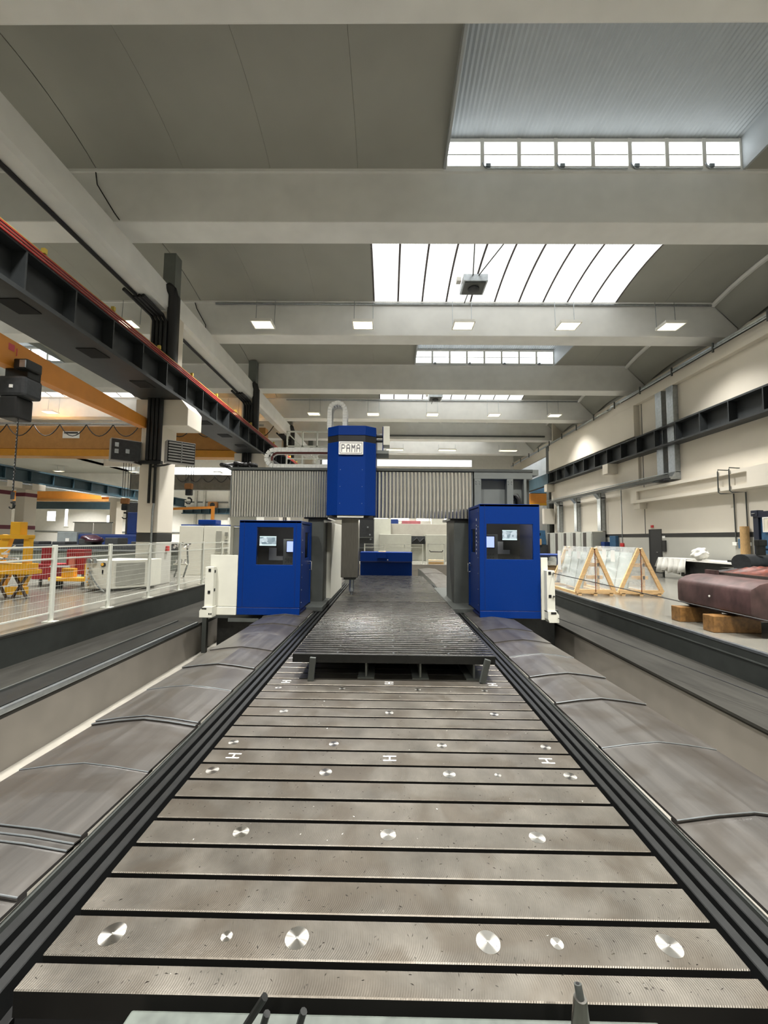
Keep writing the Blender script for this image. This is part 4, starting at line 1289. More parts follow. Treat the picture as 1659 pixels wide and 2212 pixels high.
# blue container
t = thing('blue_container', (12., 10.6, FL), 'blue container at the right edge with a paper sign', 'container')
B(11.06, 13.0, 9.2, 11.9, .3, 2.5).build('body', container_m, t)
for z0, z1 in ((.35, .95), (1.05, 1.45), (1.5, 1.95)):
    B(11.0, 11.07, 9.4, 11.72, z0, z1).build('side_panel', container_m, t, bev=.02)
B(11., 11.12, 11.8, 11.97, FL, 2.58).build('corner_post', container_d, t, bev=.01)
B(10.98, 11.12, 9.2, 11.95, 2.42, 2.6).build('top_rail', container_d, t, bev=.01)
B(10.96, 11.16, 11.78, 12., 2.46, 2.64).build('corner_casting', container_d, t, bev=.02)
MB().lathe([(.04, 0), (.04, .01)], (10.955, 11.9, 2.54), 10).build('casting_hole', white_m, t)
sg = B(10.96, 11.0, 10.6, 11.6, 2.0, 2.4).build('paper_sign', M('sign_board', (232, 226, 205), .6, var=.03), t)
MB().ring((10.58, 11.62, 1.98, 2.42), (10.62, 11.58, 2.02, 2.38), 'x', 10.95, 10.965).build('sign_frame', white_m, sg)
mb = MB()
mb.box(10.955, 10.96, 11.43, 11.47, 2.08, 2.33).box(10.955, 10.96, 11.3, 11.43, 2.3, 2.33).box(10.955, 10.96, 11.3, 11.43, 2.19, 2.22).box(10.955, 10.96, 11.28, 11.31, 2.19, 2.33)
mb.build('letter_p', M('pale_sign_ink', (200, 192, 168), .6, var=0), sg)
mb = MB().tube([(10.97, 11.35, 1.85), (10.95, 11.3, 1.7), (10.96, 11.25, 1.55)], .02, 8)
mb.build('locking_bar', galv_m, t, smooth=True)
B(10.96, 11., 11.2, 11.45, 1.84, 1.88).build('locking_cam', galv_m, t)
# electric cabinets along the right wall
for i in range(5):
    y = 23.6 + i * 1.35
    t = thing('electric_cabinet', (12.6, y + .6, FL), 'grey electric cabinet by the right wall, %s from the camera' % ORD[i], 'cabinet', 'electric cabinets by the right wall')
    B(12.15, 12.95, y, y + 1.3, FL, 2.2).build('body', M('cabinet_grey', (182, 184, 176), .5, var=.04), t, bev=.01)
    B(12.13, 12.15, y + .06, y + .55, .3, 2.1).build('door', M('cabinet_grey', (182, 184, 176)), t)
    B(12.125, 12.15, y + .7, y + 1.05, .4, 2.15).build('vent', M('cabinet_vent', (74, 70, 66), .6), t)
t = thing('wall_panel_box', (12.8, 31, 2.6), 'white square box at the end of the right wall', 'box')
B(12.1, 12.9, 30.6, 31.0, 2.9, 4.1).build('body', wall_m, t, bev=.02)
B(12.6, 13.0, 23.1, 23.5, 1.2, 1.6).build('meter_box', navy_m, label='small dark blue meter on the grey wall', cat='meter', bev=.02)
B(12.85, 13.03, 22.4, 23.0, 1.1, 1.95).build('blue_cabinet', container_m, label='small blue wall cabinet left of the call point', cat='cabinet', bev=.02)
# column at the wall end and items beyond
B(12.75, 13.2, 31.2, 31.7, FL, 9.2).build('steel_column', dkgrey_m, label='dark steel column at the end of the cream wall', cat='column')
t = thing('crane_bridge', (15.4, 36, 5), 'orange crane bridge glimpsed past the right wall end', 'crane')
B(13., 17.9, 36, 36.6, 5.0, 5.9).build('girder', orange_m, t)
B(13., 17.9, 35.9, 36.7, 4.85, 5.0).build('flange', yellow_m, t)
B(13.1, 14.8, 36, 36.6, 5.91, 6.5).build('trolley', M('pale_blue_trolley', (120, 170, 215), .5), t, bev=.2)
t = thing('blue_press', (11.6, 30.3, FL), 'blue machine with a sloping top at the end of the right wall', 'machine')
B(10.8, 12.1, 30., 31.4, FL, 1.3).build('base', darkmetal, t)
MB().prism([(10.9, 1.3), (12.1, 1.3), (12.0, 2.4), (11.1, 2.4)], 'y', 30.2, 31.2).build('head', container_m, t, bev=.03)
B(11.4, 11.65, 30.18, 30.2, 2.0, 2.2).build('port', hole_m, t)
B(11.3, 11.6, 29.9, 30.1, 1.3, 1.75).build('carton', brown_card, t)
# ================================================================ BEHIND THE GANTRY
t = thing('blue_end_box', (-.06, 15.4, .25), 'low blue steel box at the far end of the table', 'box')
B(-1.05, .93, 15.2, 15.9, .0, .8).build('lower_box', blue_m, t, bev=.01)
B(-1.06, .94, 15.16, 15.9, .8, 1.15).build('lid', blue_m, t, bev=.01)
B(-1.04, .92, 15.15, 15.2, .77, .81).build('lid_gap', blue_dk, t)
B(-.4, -.05, 15.13, 15.17, .92, 1.14).build('flap', blue_m, t, bev=.006)
MB().tube([(0, 15.15, .86), (0, 15.13, .86)], .025, 10).build('lock', chrome_m, t)
B(-1.0, .9, 15.25, 15.85, -.98, 0).build('stand', blacksteel, t)
B(-.36, -.08, 15.3, 15.6, 1.151, 1.18).build('wood_strip', wood_m, label='small wooden strip lying on the blue end box', cat='board')
def mesh_fence(pts, h, lab, grp=None, bars=9, vert=26, mid=.18, foot=True):
    """pts: post positions along a straight line"""
    a, b = Vector(pts[0]), Vector(pts[-1])
    t = thing('mesh_fence', (a + b) / 2, lab, 'fence', grp)
    d = (b - a).normalized()
    for p in pts:
        p = Vector(p)
        q = B(p.x - .03, p.x + .03, p.y - .03, p.y + .03, p.z, p.z + h).build('post', fence_m, t, bev=.006)
        if foot:
            B(p.x - .11, p.x + .11, p.y - .06, p.y + .06, p.z, p.z + .015).build('foot_plate', fence_m, q)
    for p0, p1 in zip(pts, pts[1:]):
        p0, p1 = Vector(p0) + d * .04, Vector(p1) - d * .04
        pa = None
        for i, z in enumerate((h - .03, h * (1 - mid), .16)):
            MB().obar(p0 + Vector((0, 0, z)), p1 + Vector((0, 0, z)), .025, .025).build('rail', fence_m, t)
        mb = MB()
        for k in range(bars):
            z = .16 + (h - .2) * (k + 1) / (bars + 1)
            mb.obar(p0 + Vector((0, 0, z)), p1 + Vector((0, 0, z)), .0042, .0042)
        L = (p1 - p0).length
        nv = max(2, int(L / .05))
        for k in range(nv):
            q = p0 + d * (L * (k + .5) / nv)
            mb.obar(q + Vector((0, 0, .16)), q + Vector((0, 0, h - .04)), .001, .001)
        mb.build('wire_mesh', fence_m, t, kind='stuff')
    return t
mesh_fence([(-5.98, 4.2 + 1.42 * i, FL) for i in range(-1, 9)], 1.36, 'pale mesh fence along the left floor edge')
mesh_fence([(x, 23.8, FL) for x in (-1.4, -.2, 1.0, 2.1)], 1.2, 'pale mesh fence behind the blue end box')
t = thing('safety_gate', (2.9, 23.8, FL), 'pale gate with a black push bar beside the far fence', 'gate')
for x in (2.4, 3.4, 3.75):
    B(x - .04, x + .04, 23.77, 23.83, FL, 1.4).build('post', fence_m, t)
for z in (.3, 1.32):
    B(2.4, 3.4, 23.78, 23.82, z, z + .05).build('rail', fence_m, t)
MB().tube([(2.5, 23.75, .98), (2.55, 23.7, .9), (3.25, 23.7, .9), (3.3, 23.75, .98)], .03, 8).build('push_bar', black_m, t, smooth=True)
B(2.42, 3.38, 23.9, 24.3, FL, .4).build('pallet', wood_m, t)
# grey machine tool behind the fence
mt_ = M('far_machine_grey', (158, 158, 146), .5, var=.05)
t = thing('machining_centre', (2, 28, FL), 'grey machine enclosure seen under the cross beam', 'machine')
B(-.6, 1.6, 27., 29., FL, 1.95).build('cabinet', mt_, t, bev=.02)
B(2.6, 5.5, 27., 29., FL, 1.95).build('cabinet', mt_, t, bev=.02)
B(1.6, 2.6, 27.5, 29., FL, 1.5).build('bed', mt_, t, bev=.02)
B(-.5, 5.5, 29., 31., FL, 2.75).build('enclosure', M('far_machine_warm', (140, 136, 126), .6, var=.06), t, bev=.02)
B(-1.0, .2, 28.3, 29., FL, 3.1).build('tall_panel', mt_, t, bev=.02)
B(1.62, 2.58, 27.4, 27.5, 1.3, 1.85).build('guard_frame', darkmetal, t)
MB().tube([(1.7, 27.35, 1.45), (2.0, 27.35, 1.7), (2.2, 27.35, 1.45), (2.5, 27.35, 1.7)], .06, 8).build('hose', black_m, t, smooth=True)
t = thing('dark_machine', (-1.9, 26, FL), 'dark glazed machine left of the grey enclosure under the ram', 'machine')
B(-2.7, -.95, 26.2, 27.2, FL, 3.1).build('body', darkmetal, t, bev=.03)
for x, z in ((-1.35, 2.4), (-1.2, 1.9), (-1.15, 1.6)):
    MB().tube([(x, 26.2, z), (x, 26.17, z)], .06, 10).build('gauge', galv_m, t)
for z in (1.0, 1.7):
    B(-2.6, -1.0, 26.17, 26.2, z, z + .03).build('seam', grey_m, t)
for i, (x, y, z, w, h, mt2, lab) in enumerate(((2.0, 34, 2.9, 1.6, .3, M('dull_pink_crate', (190, 110, 116), .6), 'pink red crate on the far shelving'), (4.3, 34, 2.9, 1.1, .55, cream_m, 'ivory box on the far shelving'), (6.0, 34, 2.9, 1.5, .5, maroon_m, 'brown crate on the far shelving'), (.4, 34.2, 2.9, 1.0, .45, navy_m, 'dark blue crate on the far shelving'))):
    B(x - w / 2, x + w / 2, y, y + .6, z, z + h).build('storage_crate', mt2, label=lab, cat='crate', bev=.02)
t = thing('far_shelving', (3.5, 34.4, FL), 'long shelf rack deep behind the grey enclosure', 'shelf')
B(-1, 8, 33.9, 34.8, 2.85, 2.9).build('shelf', grey_m, t)
B(-1, 8, 34., 34.8, FL, 2.85).build('lower_body', M('far_warm_box', (150, 128, 112), .6, var=.2, scale=2), t)
# white hose roll
t = thing('white_hose_roll', (5.2, 27.2, 1.95), 'white rolled hose on top of the grey machine cabinet', 'hose')
MB().tube([(5.0 + .5 * math.cos(a / 10 * math.pi), 27.4, 1.97 + .55 * math.sin(a / 10 * math.pi)) for a in range(11)], .1, 10).build('outer_coil', white_m, t, smooth=True)
MB().tube([(5.0 + .25 * math.cos(a / 10 * math.pi), 27.4, 1.97 + .28 * math.sin(a / 10 * math.pi)) for a in range(11)], .06, 10).build('inner_coil', white_m, t, smooth=True)
for i, (x, w) in enumerate(((-.95, .9), (1.2, .9), (3.5, .6), (5.2, .9))):
    t = thing('ceiling_tube', (x, 40, 3.3), '%s bright tube light far under the cross beam, counted from the left' % ORD[i], 'lamp', 'far bright tube lights')
    B(x - w, x + w, 40, 40.3, 3.5, 4.1).build('tube', tube_m, t)
    B(x - w, x + w, 40.05, 40.25, 4.1, 4.2).build('housing', white_m, t)

# ================================================================ LEFT SIDE THINGS
# unit heaters on the first pillar
def unit_heater(x, y, z, rz, lab, front):
    t = thing('unit_heater', (x, y, z), lab, 'heater', 'fan heaters on the first pillar')
    R = Matrix.Rotation(rz, 4, 'Z')
    def bx(nm, a, mt, bev=0, par=t):
        m_ = MB().box(*a)
        m_.v = [Vector(R @ p) + Vector((x, y, z)) for p in m_.v]
        return m_.build(nm, mt, par, bev=bev)
    bx('casing', (-.4, .4, -.16, .16, 0, .68), M('heater_grey', (150, 150, 148), .5, var=.05), .02)
    g = bx('front_plate', (-.38, .38, -.175, -.16, .03, .65), hole_m if front else darkmetal)
    if front:
        for k in range(7):
            for s in (-1, 1):
                bx('louvre', (min(s * .02, s * .36), max(s * .02, s * .36), -.2, -.17, .06 + k * .085, .11 + k * .085), M('louvre_grey', (170, 168, 166), .4, .3, var=.05))
        bx('centre_bar', (-.015, .015, -.205, -.17, .03, .65), M('heater_grey', (150, 150, 148)))
    else:
        for k in range(2):
            bx('label_plate', (-.3, -.2, -.182, -.175, .42 - .2 * k, .55 - .2 * k), galv_m)
        bx('fan_hub', (-.02, .08, -.182, -.175, .25, .38), galv_m)
    MB().tube([(x, y, z + .1), ((x - 7.4) / 2 , y + .05, z - .02), (-7.4, y + .2, z - .05)] if x > -7 else [(x, y, z + .1), (-7.7, y + .1, z - .05)], .03, 8).build('hot_water_pipe', black_m, t, smooth=True)
unit_heater(-6.45, 11.95, 3.9, math.radians(42), 'grey louvred fan heater right of the first pillar', True)
unit_heater(-8.15, 11.95, 3.95, math.radians(42), 'dark backed fan heater left of the first pillar', False)
# orange jib arm with hoist
jb = thing('jib_crane', (-7.7, 12.1, 5.0), 'orange jib crane arm reaching out from the first pillar', 'crane')
vs = []
for (x, yy, zb_, zt_) in ((-7.78, 12.15, 5.08, 5.40), (-7.36, 7.2, 4.9, 5.42), (-7.2, 5.2, 4.83, 5.45)):
    vs += [(x - .12, yy, zb_), (x + .12, yy, zb_), (x + .12, yy, zt_), (x - .12, yy, zt_)]
fs = [(0, 1, 2, 3), (11, 10, 9, 8)] + [(4 * i + k, 4 * i + 4 + k, 4 * i + 4 + (k + 1) % 4, 4 * i + (k + 1) % 4) for i in range(2) for k in range(4)]
arm = MB().add(vs, fs).build('arm', orange_m, jb, bev=.008)
B(-7.5, -7.24, 7.35, 7.36, 5.15, 5.3).build('red_label', M('pink_label', (206, 84, 92), .6, var=0), arm)
MB().add([(-7.238, 7.0, 5.2), (-7.238, 7.3, 5.2), (-7.238, 7.3, 5.33), (-7.238, 7.0, 5.33)], [(0, 1, 2, 3)]).build('red_label', M('pink_label', (206, 84, 92)), arm)
MB().add([(-7.49, 9.7, 5.2), (-7.465, 9.35, 5.2), (-7.465, 9.35, 5.26), (-7.49, 9.7, 5.26)], [(0, 1, 2, 3)]).build('pale_label', M('pale_label', (214, 130, 96), .6, var=0), arm)
hz = thing('chain_hoist', (-7.3, 7.5, 4.3), 'black electric chain hoist with a hook under the orange arm', 'hoist')
B(-7.45, -7.0, 7.35, 7.65, 4.72, 4.92).build('trolley', blacksteel, hz, bev=.02)
B(-7.55, -7.0, 7.3, 7.7, 4.35, 4.75).build('motor', darkmetal, hz, bev=.06)
B(-7.2, -6.94, 7.25, 7.6, 4.86, 5.06).build('controller', blacksteel, hz, bev=.03)
B(-7.06, -6.95, 7.23, 7.25, 4.88, 5.02).build('controller_face', galv_m, hz)
B(-7.5, -7.15, 7.32, 7.68, 3.92, 4.36).build('chain_bag', black_m, hz, bev=.04)
B(-7.28, -7.22, 7.28, 7.3, 4.5, 4.56).build('tag', paper_m, hz)
for k in range(44):
    z = 4.0 - k * .034
    s = (k % 2) * math.pi / 2
    MB().tube([(-7.17 + math.cos(a + 0) * .012 * math.cos(s), 7.4 + math.cos(a) * .012 * math.sin(s), z + math.sin(a) * .024) for a in (0, 1.57, 3.14, 4.71, 6.28)], .009, 5).build('chain_link', blacksteel, hz)
MB().tube([(-7.17, 7.4, 2.5), (-7.17, 7.4, 2.36)], .03, 8).build('swivel', darkmetal, hz, smooth=True)
MB().tube([(-7.17 + .055 * math.sin(a), 7.4, 2.3 - .0 - .06 * (1 - math.cos(a))) for a in (-.3, .3, .9, 1.6, 2.3, 3.0, 3.7, 4.3)], .02, 8, .012).build('hook', blacksteel, hz, smooth=True)
# overhead crane bridge of the left bay
cb_ = thing('crane_bridge', (-16, 25, 6.7), 'ochre overhead crane bridge across the left bay', 'crane')
B(-30, -8., 25, 25.6, 7.25, 8.75).build('girder', brown_m, cb_, bev=.02)
B(-30, -8., 24.85, 25.75, 6.75, 7.2).build('lower_girder', M('amber_crane_paint', (204, 140, 40), .5, var=.06), cb_, bev=.02)
B(-30, -8., 24.6, 24.7, 8.75, 8.85).build('festoon_rail', galv_m, cb_)
for k in range(12):
    x = -28 + k * 1.72
    MB().tube([(x + 1.72 * u / 8, 24.62, 8.75 - .75 * 4 * (u / 8) * (1 - u / 8)) for u in range(9)], .03, 5).build('festoon_cable', black_m, cb_, smooth=True)
B(-21.2, -20.1, 24.97, 25., 7.95, 8.4).build('label_plate', white_m, cb_)
B(-21.1, -20.2, 24.96, 24.97, 8.25, 8.36).build('label_print', dark_band, cb_)
B(-14.6, -13.9, 24.97, 25., 7.95, 8.4).build('label_plate', white_m, cb_)
B(-14.4, -14.1, 24.96, 24.97, 8.05, 8.3).build('label_print', dark_band, cb_)
# second bay: teal crane girder, banded pillars
tg_ = thing('crane_girder', (-23.5, 30, 5), 'teal crane girder on the pillars of the far left row', 'girder')
B(-23.8, -23.3, 12, 45, 5.0, 5.12).build('lower_flange', teal_m, tg_)
B(-23.6, -23.5, 12, 45, 5.12, 5.8).build('web', teal_m, tg_)
B(-23.8, -23.3, 12, 45, 5.8, 5.9).build('upper_flange', teal_m, tg_)
for k in range(18):
    B(-23.5, -23.32, 13 + k * 1.75, 13.05 + k * 1.75, 5.12, 5.8).build('stiffener', teal_m, tg_)
MB().tube([(-23.25, 12, 4.9), (-23.25, 45, 4.9)], .05, 6).build('pipe', galv_m, tg_)
for i, y in enumerate((23.6, 25.3, 34.0, 38.)):
    t = thing('banded_pillar', (-24, y, FL), ('cream pillar with two dark red bands at the left edge', 'second cream pillar with dark red bands beside the left edge one', 'plain cream pillar under the teal girder', 'far cream pillar under the teal girder')[i], 'pillar', 'pillars of the far left row')
    B(-24.3, -23.7, y, y + .9, FL, 5.0).build('shaft', wall_m, t, bev=.03)
    B(-24.4, -23.2, y - .05, y + .95, 4.6, 5.0).build('capital', wall_m, t, bev=.02)
    if i < 2:
        for z in (2.0, 4.15):
            B(-24.31, -23.69, y - .01, y + .91, z, z + .26).build('band', mauve_m, t, bev=.03)
t = thing('crane_bridge', (-30, 36, 5), 'small orange crane bridge in the far left bay under the teal girder', 'crane')
B(-41, -24.5, 36, 36.6, 5.0, 5.7).build('girder', orange_m, t)
B(-41, -24.5, 35.9, 36.7, 4.8, 5.0).build('flange', brown_m, t)
B(-26.5, -25.4, 35.88, 35.9, 5.2, 5.5).build('label_plate', white_m, t)
B(-41.5, -24.5, 38, 38.5, 4.2, 4.9).build('far_rail', teal_m, t)
# yellow lifting frame behind the fence
yf_ = thing('lifting_frame', (-9.1, 9.7, FL), 'yellow steel fixture frame on trestles behind the fence', 'fixture')
MB().obar((-9.62, 9.7, 1.0), (-9.42, 9.7, 1.66), .22, .12).build('upright', yellow_m, yf_)
B(-8.98, -8.84, 9.64, 9.76, .95, 1.6).build('upright', yellow_m, yf_)
B(-9.55, -8.84, 9.6, 9.8, 1.58, 1.68).build('top_beam', yellow_m, yf_, bev=.01)
B(-9.3, -9.05, 9.6, 9.8, 1.68, 2.0).build('lifting_block', yellow_m, yf_, bev=.01)
B(-9.9, -8.75, 9.55, 9.85, .82, .98).build('cross_beam', yellow_m, yf_, bev=.01)
B(-9.9, -8.7, 9.5, 9.9, .72, .82).build('base_beam', yellow_m, yf_, bev=.01)
MB().tube([(-9.9, 9.5, 1.12), (-9.3, 9.5, 1.1)], .035, 10).build('shaft', chrome_m, yf_, smooth=True)
MB().tube([(-9.25, 9.5, 1.1), (-8.95, 9.5, 1.1)], .03, 10).build('shaft', chrome_m, yf_, smooth=True)
for x in (-9.45, -8.95):
    MB().prism([(x - .16, .7), (x + .12, .7), (x, .42)], 'y', 9.62, 9.78).build('gusset', yellow_m, yf_)
    for s in (-1, 1):
        MB().obar((x - .17 * s, 9.6, .16), (x + .17 * s, 9.6, .72), .05, .04).build('trestle_leg', M('brown_steel', (76, 62, 52), .5, var=.2), yf_)
B(-9.35, -8.9, 9.62, 9.78, .22, .4).build('lower_plate', yellow_m, yf_)
t = thing('white_lever', (-9.1, 9.3, 1.2), 'white lever leaning on the yellow frame', 'lever')
MB().tube([(-9.25, 9.45, 1.25), (-9.0, 9.45, 1.42)], .015, 6).build('rod', white_m, t)
B(-9.3, -9.15, 9.42, 9.48, 1.2, 1.25).build('foot', white_m, t)
# red and yellow fixtures
t = thing('red_fixture', (-9.9, 11.9, FL), 'red and pink steel fixture behind the fence next to the yellow frame', 'fixture')
B(-10.7, -10.0, 11.8, 12.5, .35, .8).build('base', red_m, t, bev=.02)
B(-10.6, -10.3, 12., 12.2, .8, 1.3).build('upright', red_m, t)
B(-9.75, -9.2, 11.9, 12.2, .5, 1.25).build('plate', red_m, t, bev=.02)
B(-9.62, -9.45, 11.85, 11.9, .5, 1.05).build('slider', M('pink_fixture_paint', (206, 130, 124), .5), t)
for x in (-10.6, -10.1, -9.3):
    B(x - .03, x + .03, 12., 12.06, FL, .5).build('leg', dkgrey_m, t)
t = thing('yellow_bracket', (-9.2, 11.4, FL), 'low yellow bracket on the floor behind the fence', 'fixture')
B(-9.75, -8.3, 11.3, 11.6, .36, .46).build('base', yellow_m, t, bev=.01)
B(-9.45, -9.1, 11.4, 11.55, .46, .72).build('block', yellow_m, t, bev=.01)
B(-8.75, -8.6, 11.35, 11.6, .36, .85).build('upright', yellow_m, t, bev=.01)
MB().tube([(-9.7, 11.3, .78), (-9.15, 11.3, .78)], .03, 8).build('pin', chrome_m, t)
for x in (-9.6, -8.5):
    B(x - .1, x + .1, 11.35, 11.55, FL, .36).build('foot', blacksteel, t)
# ivory chiller cabinet with hydraulic couplings
t = thing('hydraulic_unit', (-7.9, 11.3, FL), 'ivory hydraulic cabinet with hose couplings behind the fence', 'cabinet')
MB().prism([(-8.33, 10.85), (-7.55, 10.85), (-6.95, 11.5), (-6.95, 12.1), (-8.33, 12.1)], 'z', .22, 1.0).build('body', cream_m, t, bev=.015)
MB().add([(-7.5, 10.88, .3), (-7.02, 11.4, .3), (-7.02, 11.4, .92), (-7.5, 10.88, .92)], [(0, 1, 2, 3)]).build('vent', M('vent_grey', (150, 150, 140), .6), t)
for k in range(6):
    MB().tube([(-8.2 + .04 * (k % 2), 10.85, .78 - k * .09), (-8.2 + .04 * (k % 2), 10.76, .78 - k * .09)], .026, 8).build('coupling', chrome_m, t, smooth=True)
for k in range(2):
    MB().tube([(-8.22 + .16 * k, 10.8, .92), (-8.22 + .16 * k, 10.8, 1.05)], .05, 10).build('valve', galv_m, t, smooth=True)
MB().tube([(-7.83, 10.85, .88), (-7.83, 10.81, .88)], .06, 14).build('gauge', black_m, t)
MB().tube([(-7.84, 10.81, .89), (-7.84, 10.8, .89)], .04, 12).build('gauge_face', yellow_m, t)
B(-7.87, -7.83, 10.84, 10.85, .62, .74).build('sight_glass', hole_m, t)
MB().tube([(-8.15, 10.76, .7), (-8.0, 10.7, .5), (-7.8, 10.65, .3), (-7.6, 10.6, .17)], .02, 6).build('hose', grey_m, t, smooth=True)
# big ivory cabinets beyond the first pillar
t = thing('machine_cabinet', (-7.2, 16.3, FL), 'tall ivory machine cabinet right of the first pillar', 'cabinet')
B(-8.3, -7.35, 15.6, 17.2, FL, 2.1).build('body', cream_m, t, bev=.015)
B(-7.33, -6.3, 15.6, 17.2, FL, 2.1).build('body', cream_m, t, bev=.015)
B(-8.3, -6.3, 15.7, 17.2, 2.1, 2.16).build('top', navy_m, t)
B(-6.82, -6.6, 15.58, 15.6, 1.1, 1.9).build('vent', M('vent_grey', (150, 150, 140)), t)
for z in (1.7, 1.4, 1.05):
    B(-6.48, -6.36, 15.58, 15.6, z, z + .16).build('small_vent', M('cabinet_vent2', (130, 130, 120), .6), t)
B(-7.6, -6.9, 15.65, 16.2, 2.16, 2.35).build('blue_unit', blue_m, t, bev=.03)
t = thing('valve_stand', (-7.7, 14.6, FL), 'chrome valve assembly standing before the ivory cabinet', 'valve')
for k in range(5):
    MB().tube([(-7.95 + k * .13, 14.6, 1.25 + .05 * (k % 2)), (-7.85 + k * .13, 14.55, 1.38 + .03 * (k % 3))], .045, 8).build('valve', chrome_m, t, smooth=True)
for x in (-7.8, -7.45):
    MB().tube([(x, 14.6, 1.25), (x + .05, 14.6, .7), (x - .1, 14.6, .17)], .03, 8).build('pipe', grey_m, t, smooth=True)
B(-7.9, -7.4, 14.5, 14.7, .62, .68).build('shelf', cream_m, t)
for k in range(3):
    MB().tube([(-7.8 + k * .15, 14.55, .68), (-7.75 + k * .15, 14.5, .82)], .04, 8).build('lower_valve', chrome_m, t, smooth=True)
t = thing('hydraulic_cabinet', (-5, 13.5, FL), 'pale louvred cabinet behind the left operator cabin', 'cabinet')
B(-5.25, -4.4, 13.2, 14.2, FL, 2.0).build('body', M('cabinet_grey', (182, 184, 176)), t, bev=.015)
B(-5.28, -5.18, 13.15, 13.2, FL, 2.45).build('frame_post', cream_m, t)
B(-5.25, -4.4, 13.1, 13.9, 2.05, 2.4).build('top_box', cream_m, t, bev=.01)
# black cable heap on the cross beam end, call point on the first pillar, dark screen
rr = random.Random(11)
mbx = thing('cable_heap', (-4.1, 10.2, 3.44), 'black heap of cables on the left end of the cross beam', 'cables')
for k in range(7):
    cx_, cz_ = -4.25 + .12 * k, 3.5 + .05 * (k % 2)
    MB().tube([(cx_ + .1 * math.cos(a), 10.1 + .1 * math.sin(a + k) , cz_ + .05 * math.sin(a * .5 + k * 2)) for a in [q * .785 for q in range(9)]], .055, 7).build('cable_loop', black_m, mbx, smooth=True)
B(-7.2, -7.13, 12.72, 12.84, 1.2, 1.36).build('pull_switch', signal_red, label='small red switch on the side of the first pillar', cat='switch', bev=.01)
B(-20.1, -19.1, 29.9, 30.1, FL, 4.2).build('dark_screen', darkmetal, label='tall dark panel standing left of the first pillar', cat='panel', bev=.02)
# distant left machines
t = thing('lathe_bed', (-14, 18, FL), 'long dark machine bed behind the left fence', 'machine')
B(-21, -9.2, 17.5, 18.8, FL, .95).build('bed', M('green_grey_bed', (96, 100, 92), .5, var=.1), t, bev=.02)
B(-20.5, -9.3, 17.45, 17.5, .98, 1.05).build('rail', galv_m, t)
B(-20.5, -9.5, 17.6, 18.6, .95, 1.25).build('slide', darkmetal, t, bev=.05)
for k in range(9):
    rr = random.Random(k)
    B(-20 + k * 1.2, -19.4 + k * 1.2, 17.7, 18.4, 1.25, 1.3 + rr.random() * .35).build('carriage', darkmetal, t, bev=.03)
t = thing('blue_lathe', (-15.3, 22, FL), 'blue machine tool far behind the left fence', 'machine')
B(-17.2, -13.0, 21.6, 23, FL, 1.75).build('body', navy_m, t, bev=.1)
B(-18.2, -17.1, 21.5, 22.6, FL, 1.85).build('panel', M('lathe_grey', (150, 158, 160), .5), t, bev=.03)
B(-14.7, -13.9, 22, 22.6, 1.75, 3.0).build('column', navy_m, t, bev=.05)
B(-17.7, -17.5, 21.47, 21.5, 1.2, 1.5).build('screen', paper_m, t)
t = thing('purple_bag', (-13.6, 18.0, 1.2), 'dark purple plastic heap on the machine bed', 'bag')
bm = bmesh.new(); bmesh.ops.create_icosphere(bm, subdivisions=3, radius=.5)
for v in bm.verts:
    p = v.co
    k = 1 + .18 * math.sin(7 * p.x) * math.sin(9 * p.z + 2)
    v.co = Vector((p.x * k * 1.0, p.y * k * .7, max(-.2, p.z * k * .5)))
me = bpy.data.meshes.new('heap'); bm.to_mesh(me); bm.free()
me.materials.append(M('purple_plastic', (44, 18, 30), .3, var=.5, scale=6))
o = bpy.data.objects.new('heap', me); COL.objects.link(o); o.parent = t; o.location = (0, 0, .26)
for p in me.polygons: p.use_smooth = True
t = thing('white_partition', (-19.6, 26, FL), 'low white partition boards in the left bay', 'partition')
for k in range(2):
    B(-20.9 + k * 1.3, -19.65 + k * 1.3, 26, 26.05, FL, 2.5).build('board', white_m, t, bev=.01)
B(-21, -18.3, 25.98, 26.07, 2.5, 2.55).build('frame', grey_m, t)
# distant pane walls in the third bay
wn += 1
w = struct('window_%d' % wn, (-32.6, YF, 2.9), 'small bright window on the end wall left of the first pillar')
MB().ring((-33.2, -32., 2.9, 4.1), (-33.1, -32.1, 3.0, 4.0), 'y', YF - .08, YF).build('frame', white_m, w)
B(-33.1, -32.1, YF - .03, YF - .01, 3., 4.).build('pane', farpane_m, w)
wn += 1
w = struct('window_%d' % wn, (-41, YF, 2.9), 'tall bright slit window on the end wall at far left')
MB().ring((-38.2, -37.6, 2.6, 4.8), (-38.1, -37.75, 2.7, 4.7), 'y', YF - .08, YF).build('frame', white_m, w)
B(-38.1, -37.75, YF - .03, YF - .01, 2.7, 4.7).build('pane', farpane_m, w)
wn += 1
w = struct('window_%d' % wn, (-39.7, YF, 3.3), 'small bright window on the end wall nearest the banded pillars')
MB().ring((-40.3, -39.1, 3.2, 4.5), (-40.2, -39.2, 3.3, 4.4), 'y', YF - .08, YF).build('frame', white_m, w)
B(-40.2, -39.2, YF - .03, YF - .01, 3.3, 4.4).build('pane', farpane_m, w)
t = thing('crane_rail', (-20.5, 45, 4.3), 'teal rail on the end wall right of the first pillar', 'girder')
B(-24., -17.6, 45.3, 45.8, 4.25, 4.35).build('lower_flange', teal_m, t)
B(-24., -17.6, 45.6, 45.7, 4.35, 4.85).build('web', teal_m, t)
B(-24., -17.6, 45.3, 45.8, 4.85, 4.95).build('upper_flange', teal_m, t)
for k in range(7):
    B(-23.8 + k, -23.74 + k, 45.35, 45.6, 4.35, 4.85).build('stiffener', teal_m, t)
t = thing('fan_unit', (-20.4, 45.5, 4.95), 'dusty orange fan unit standing on the end wall rail', 'fan')
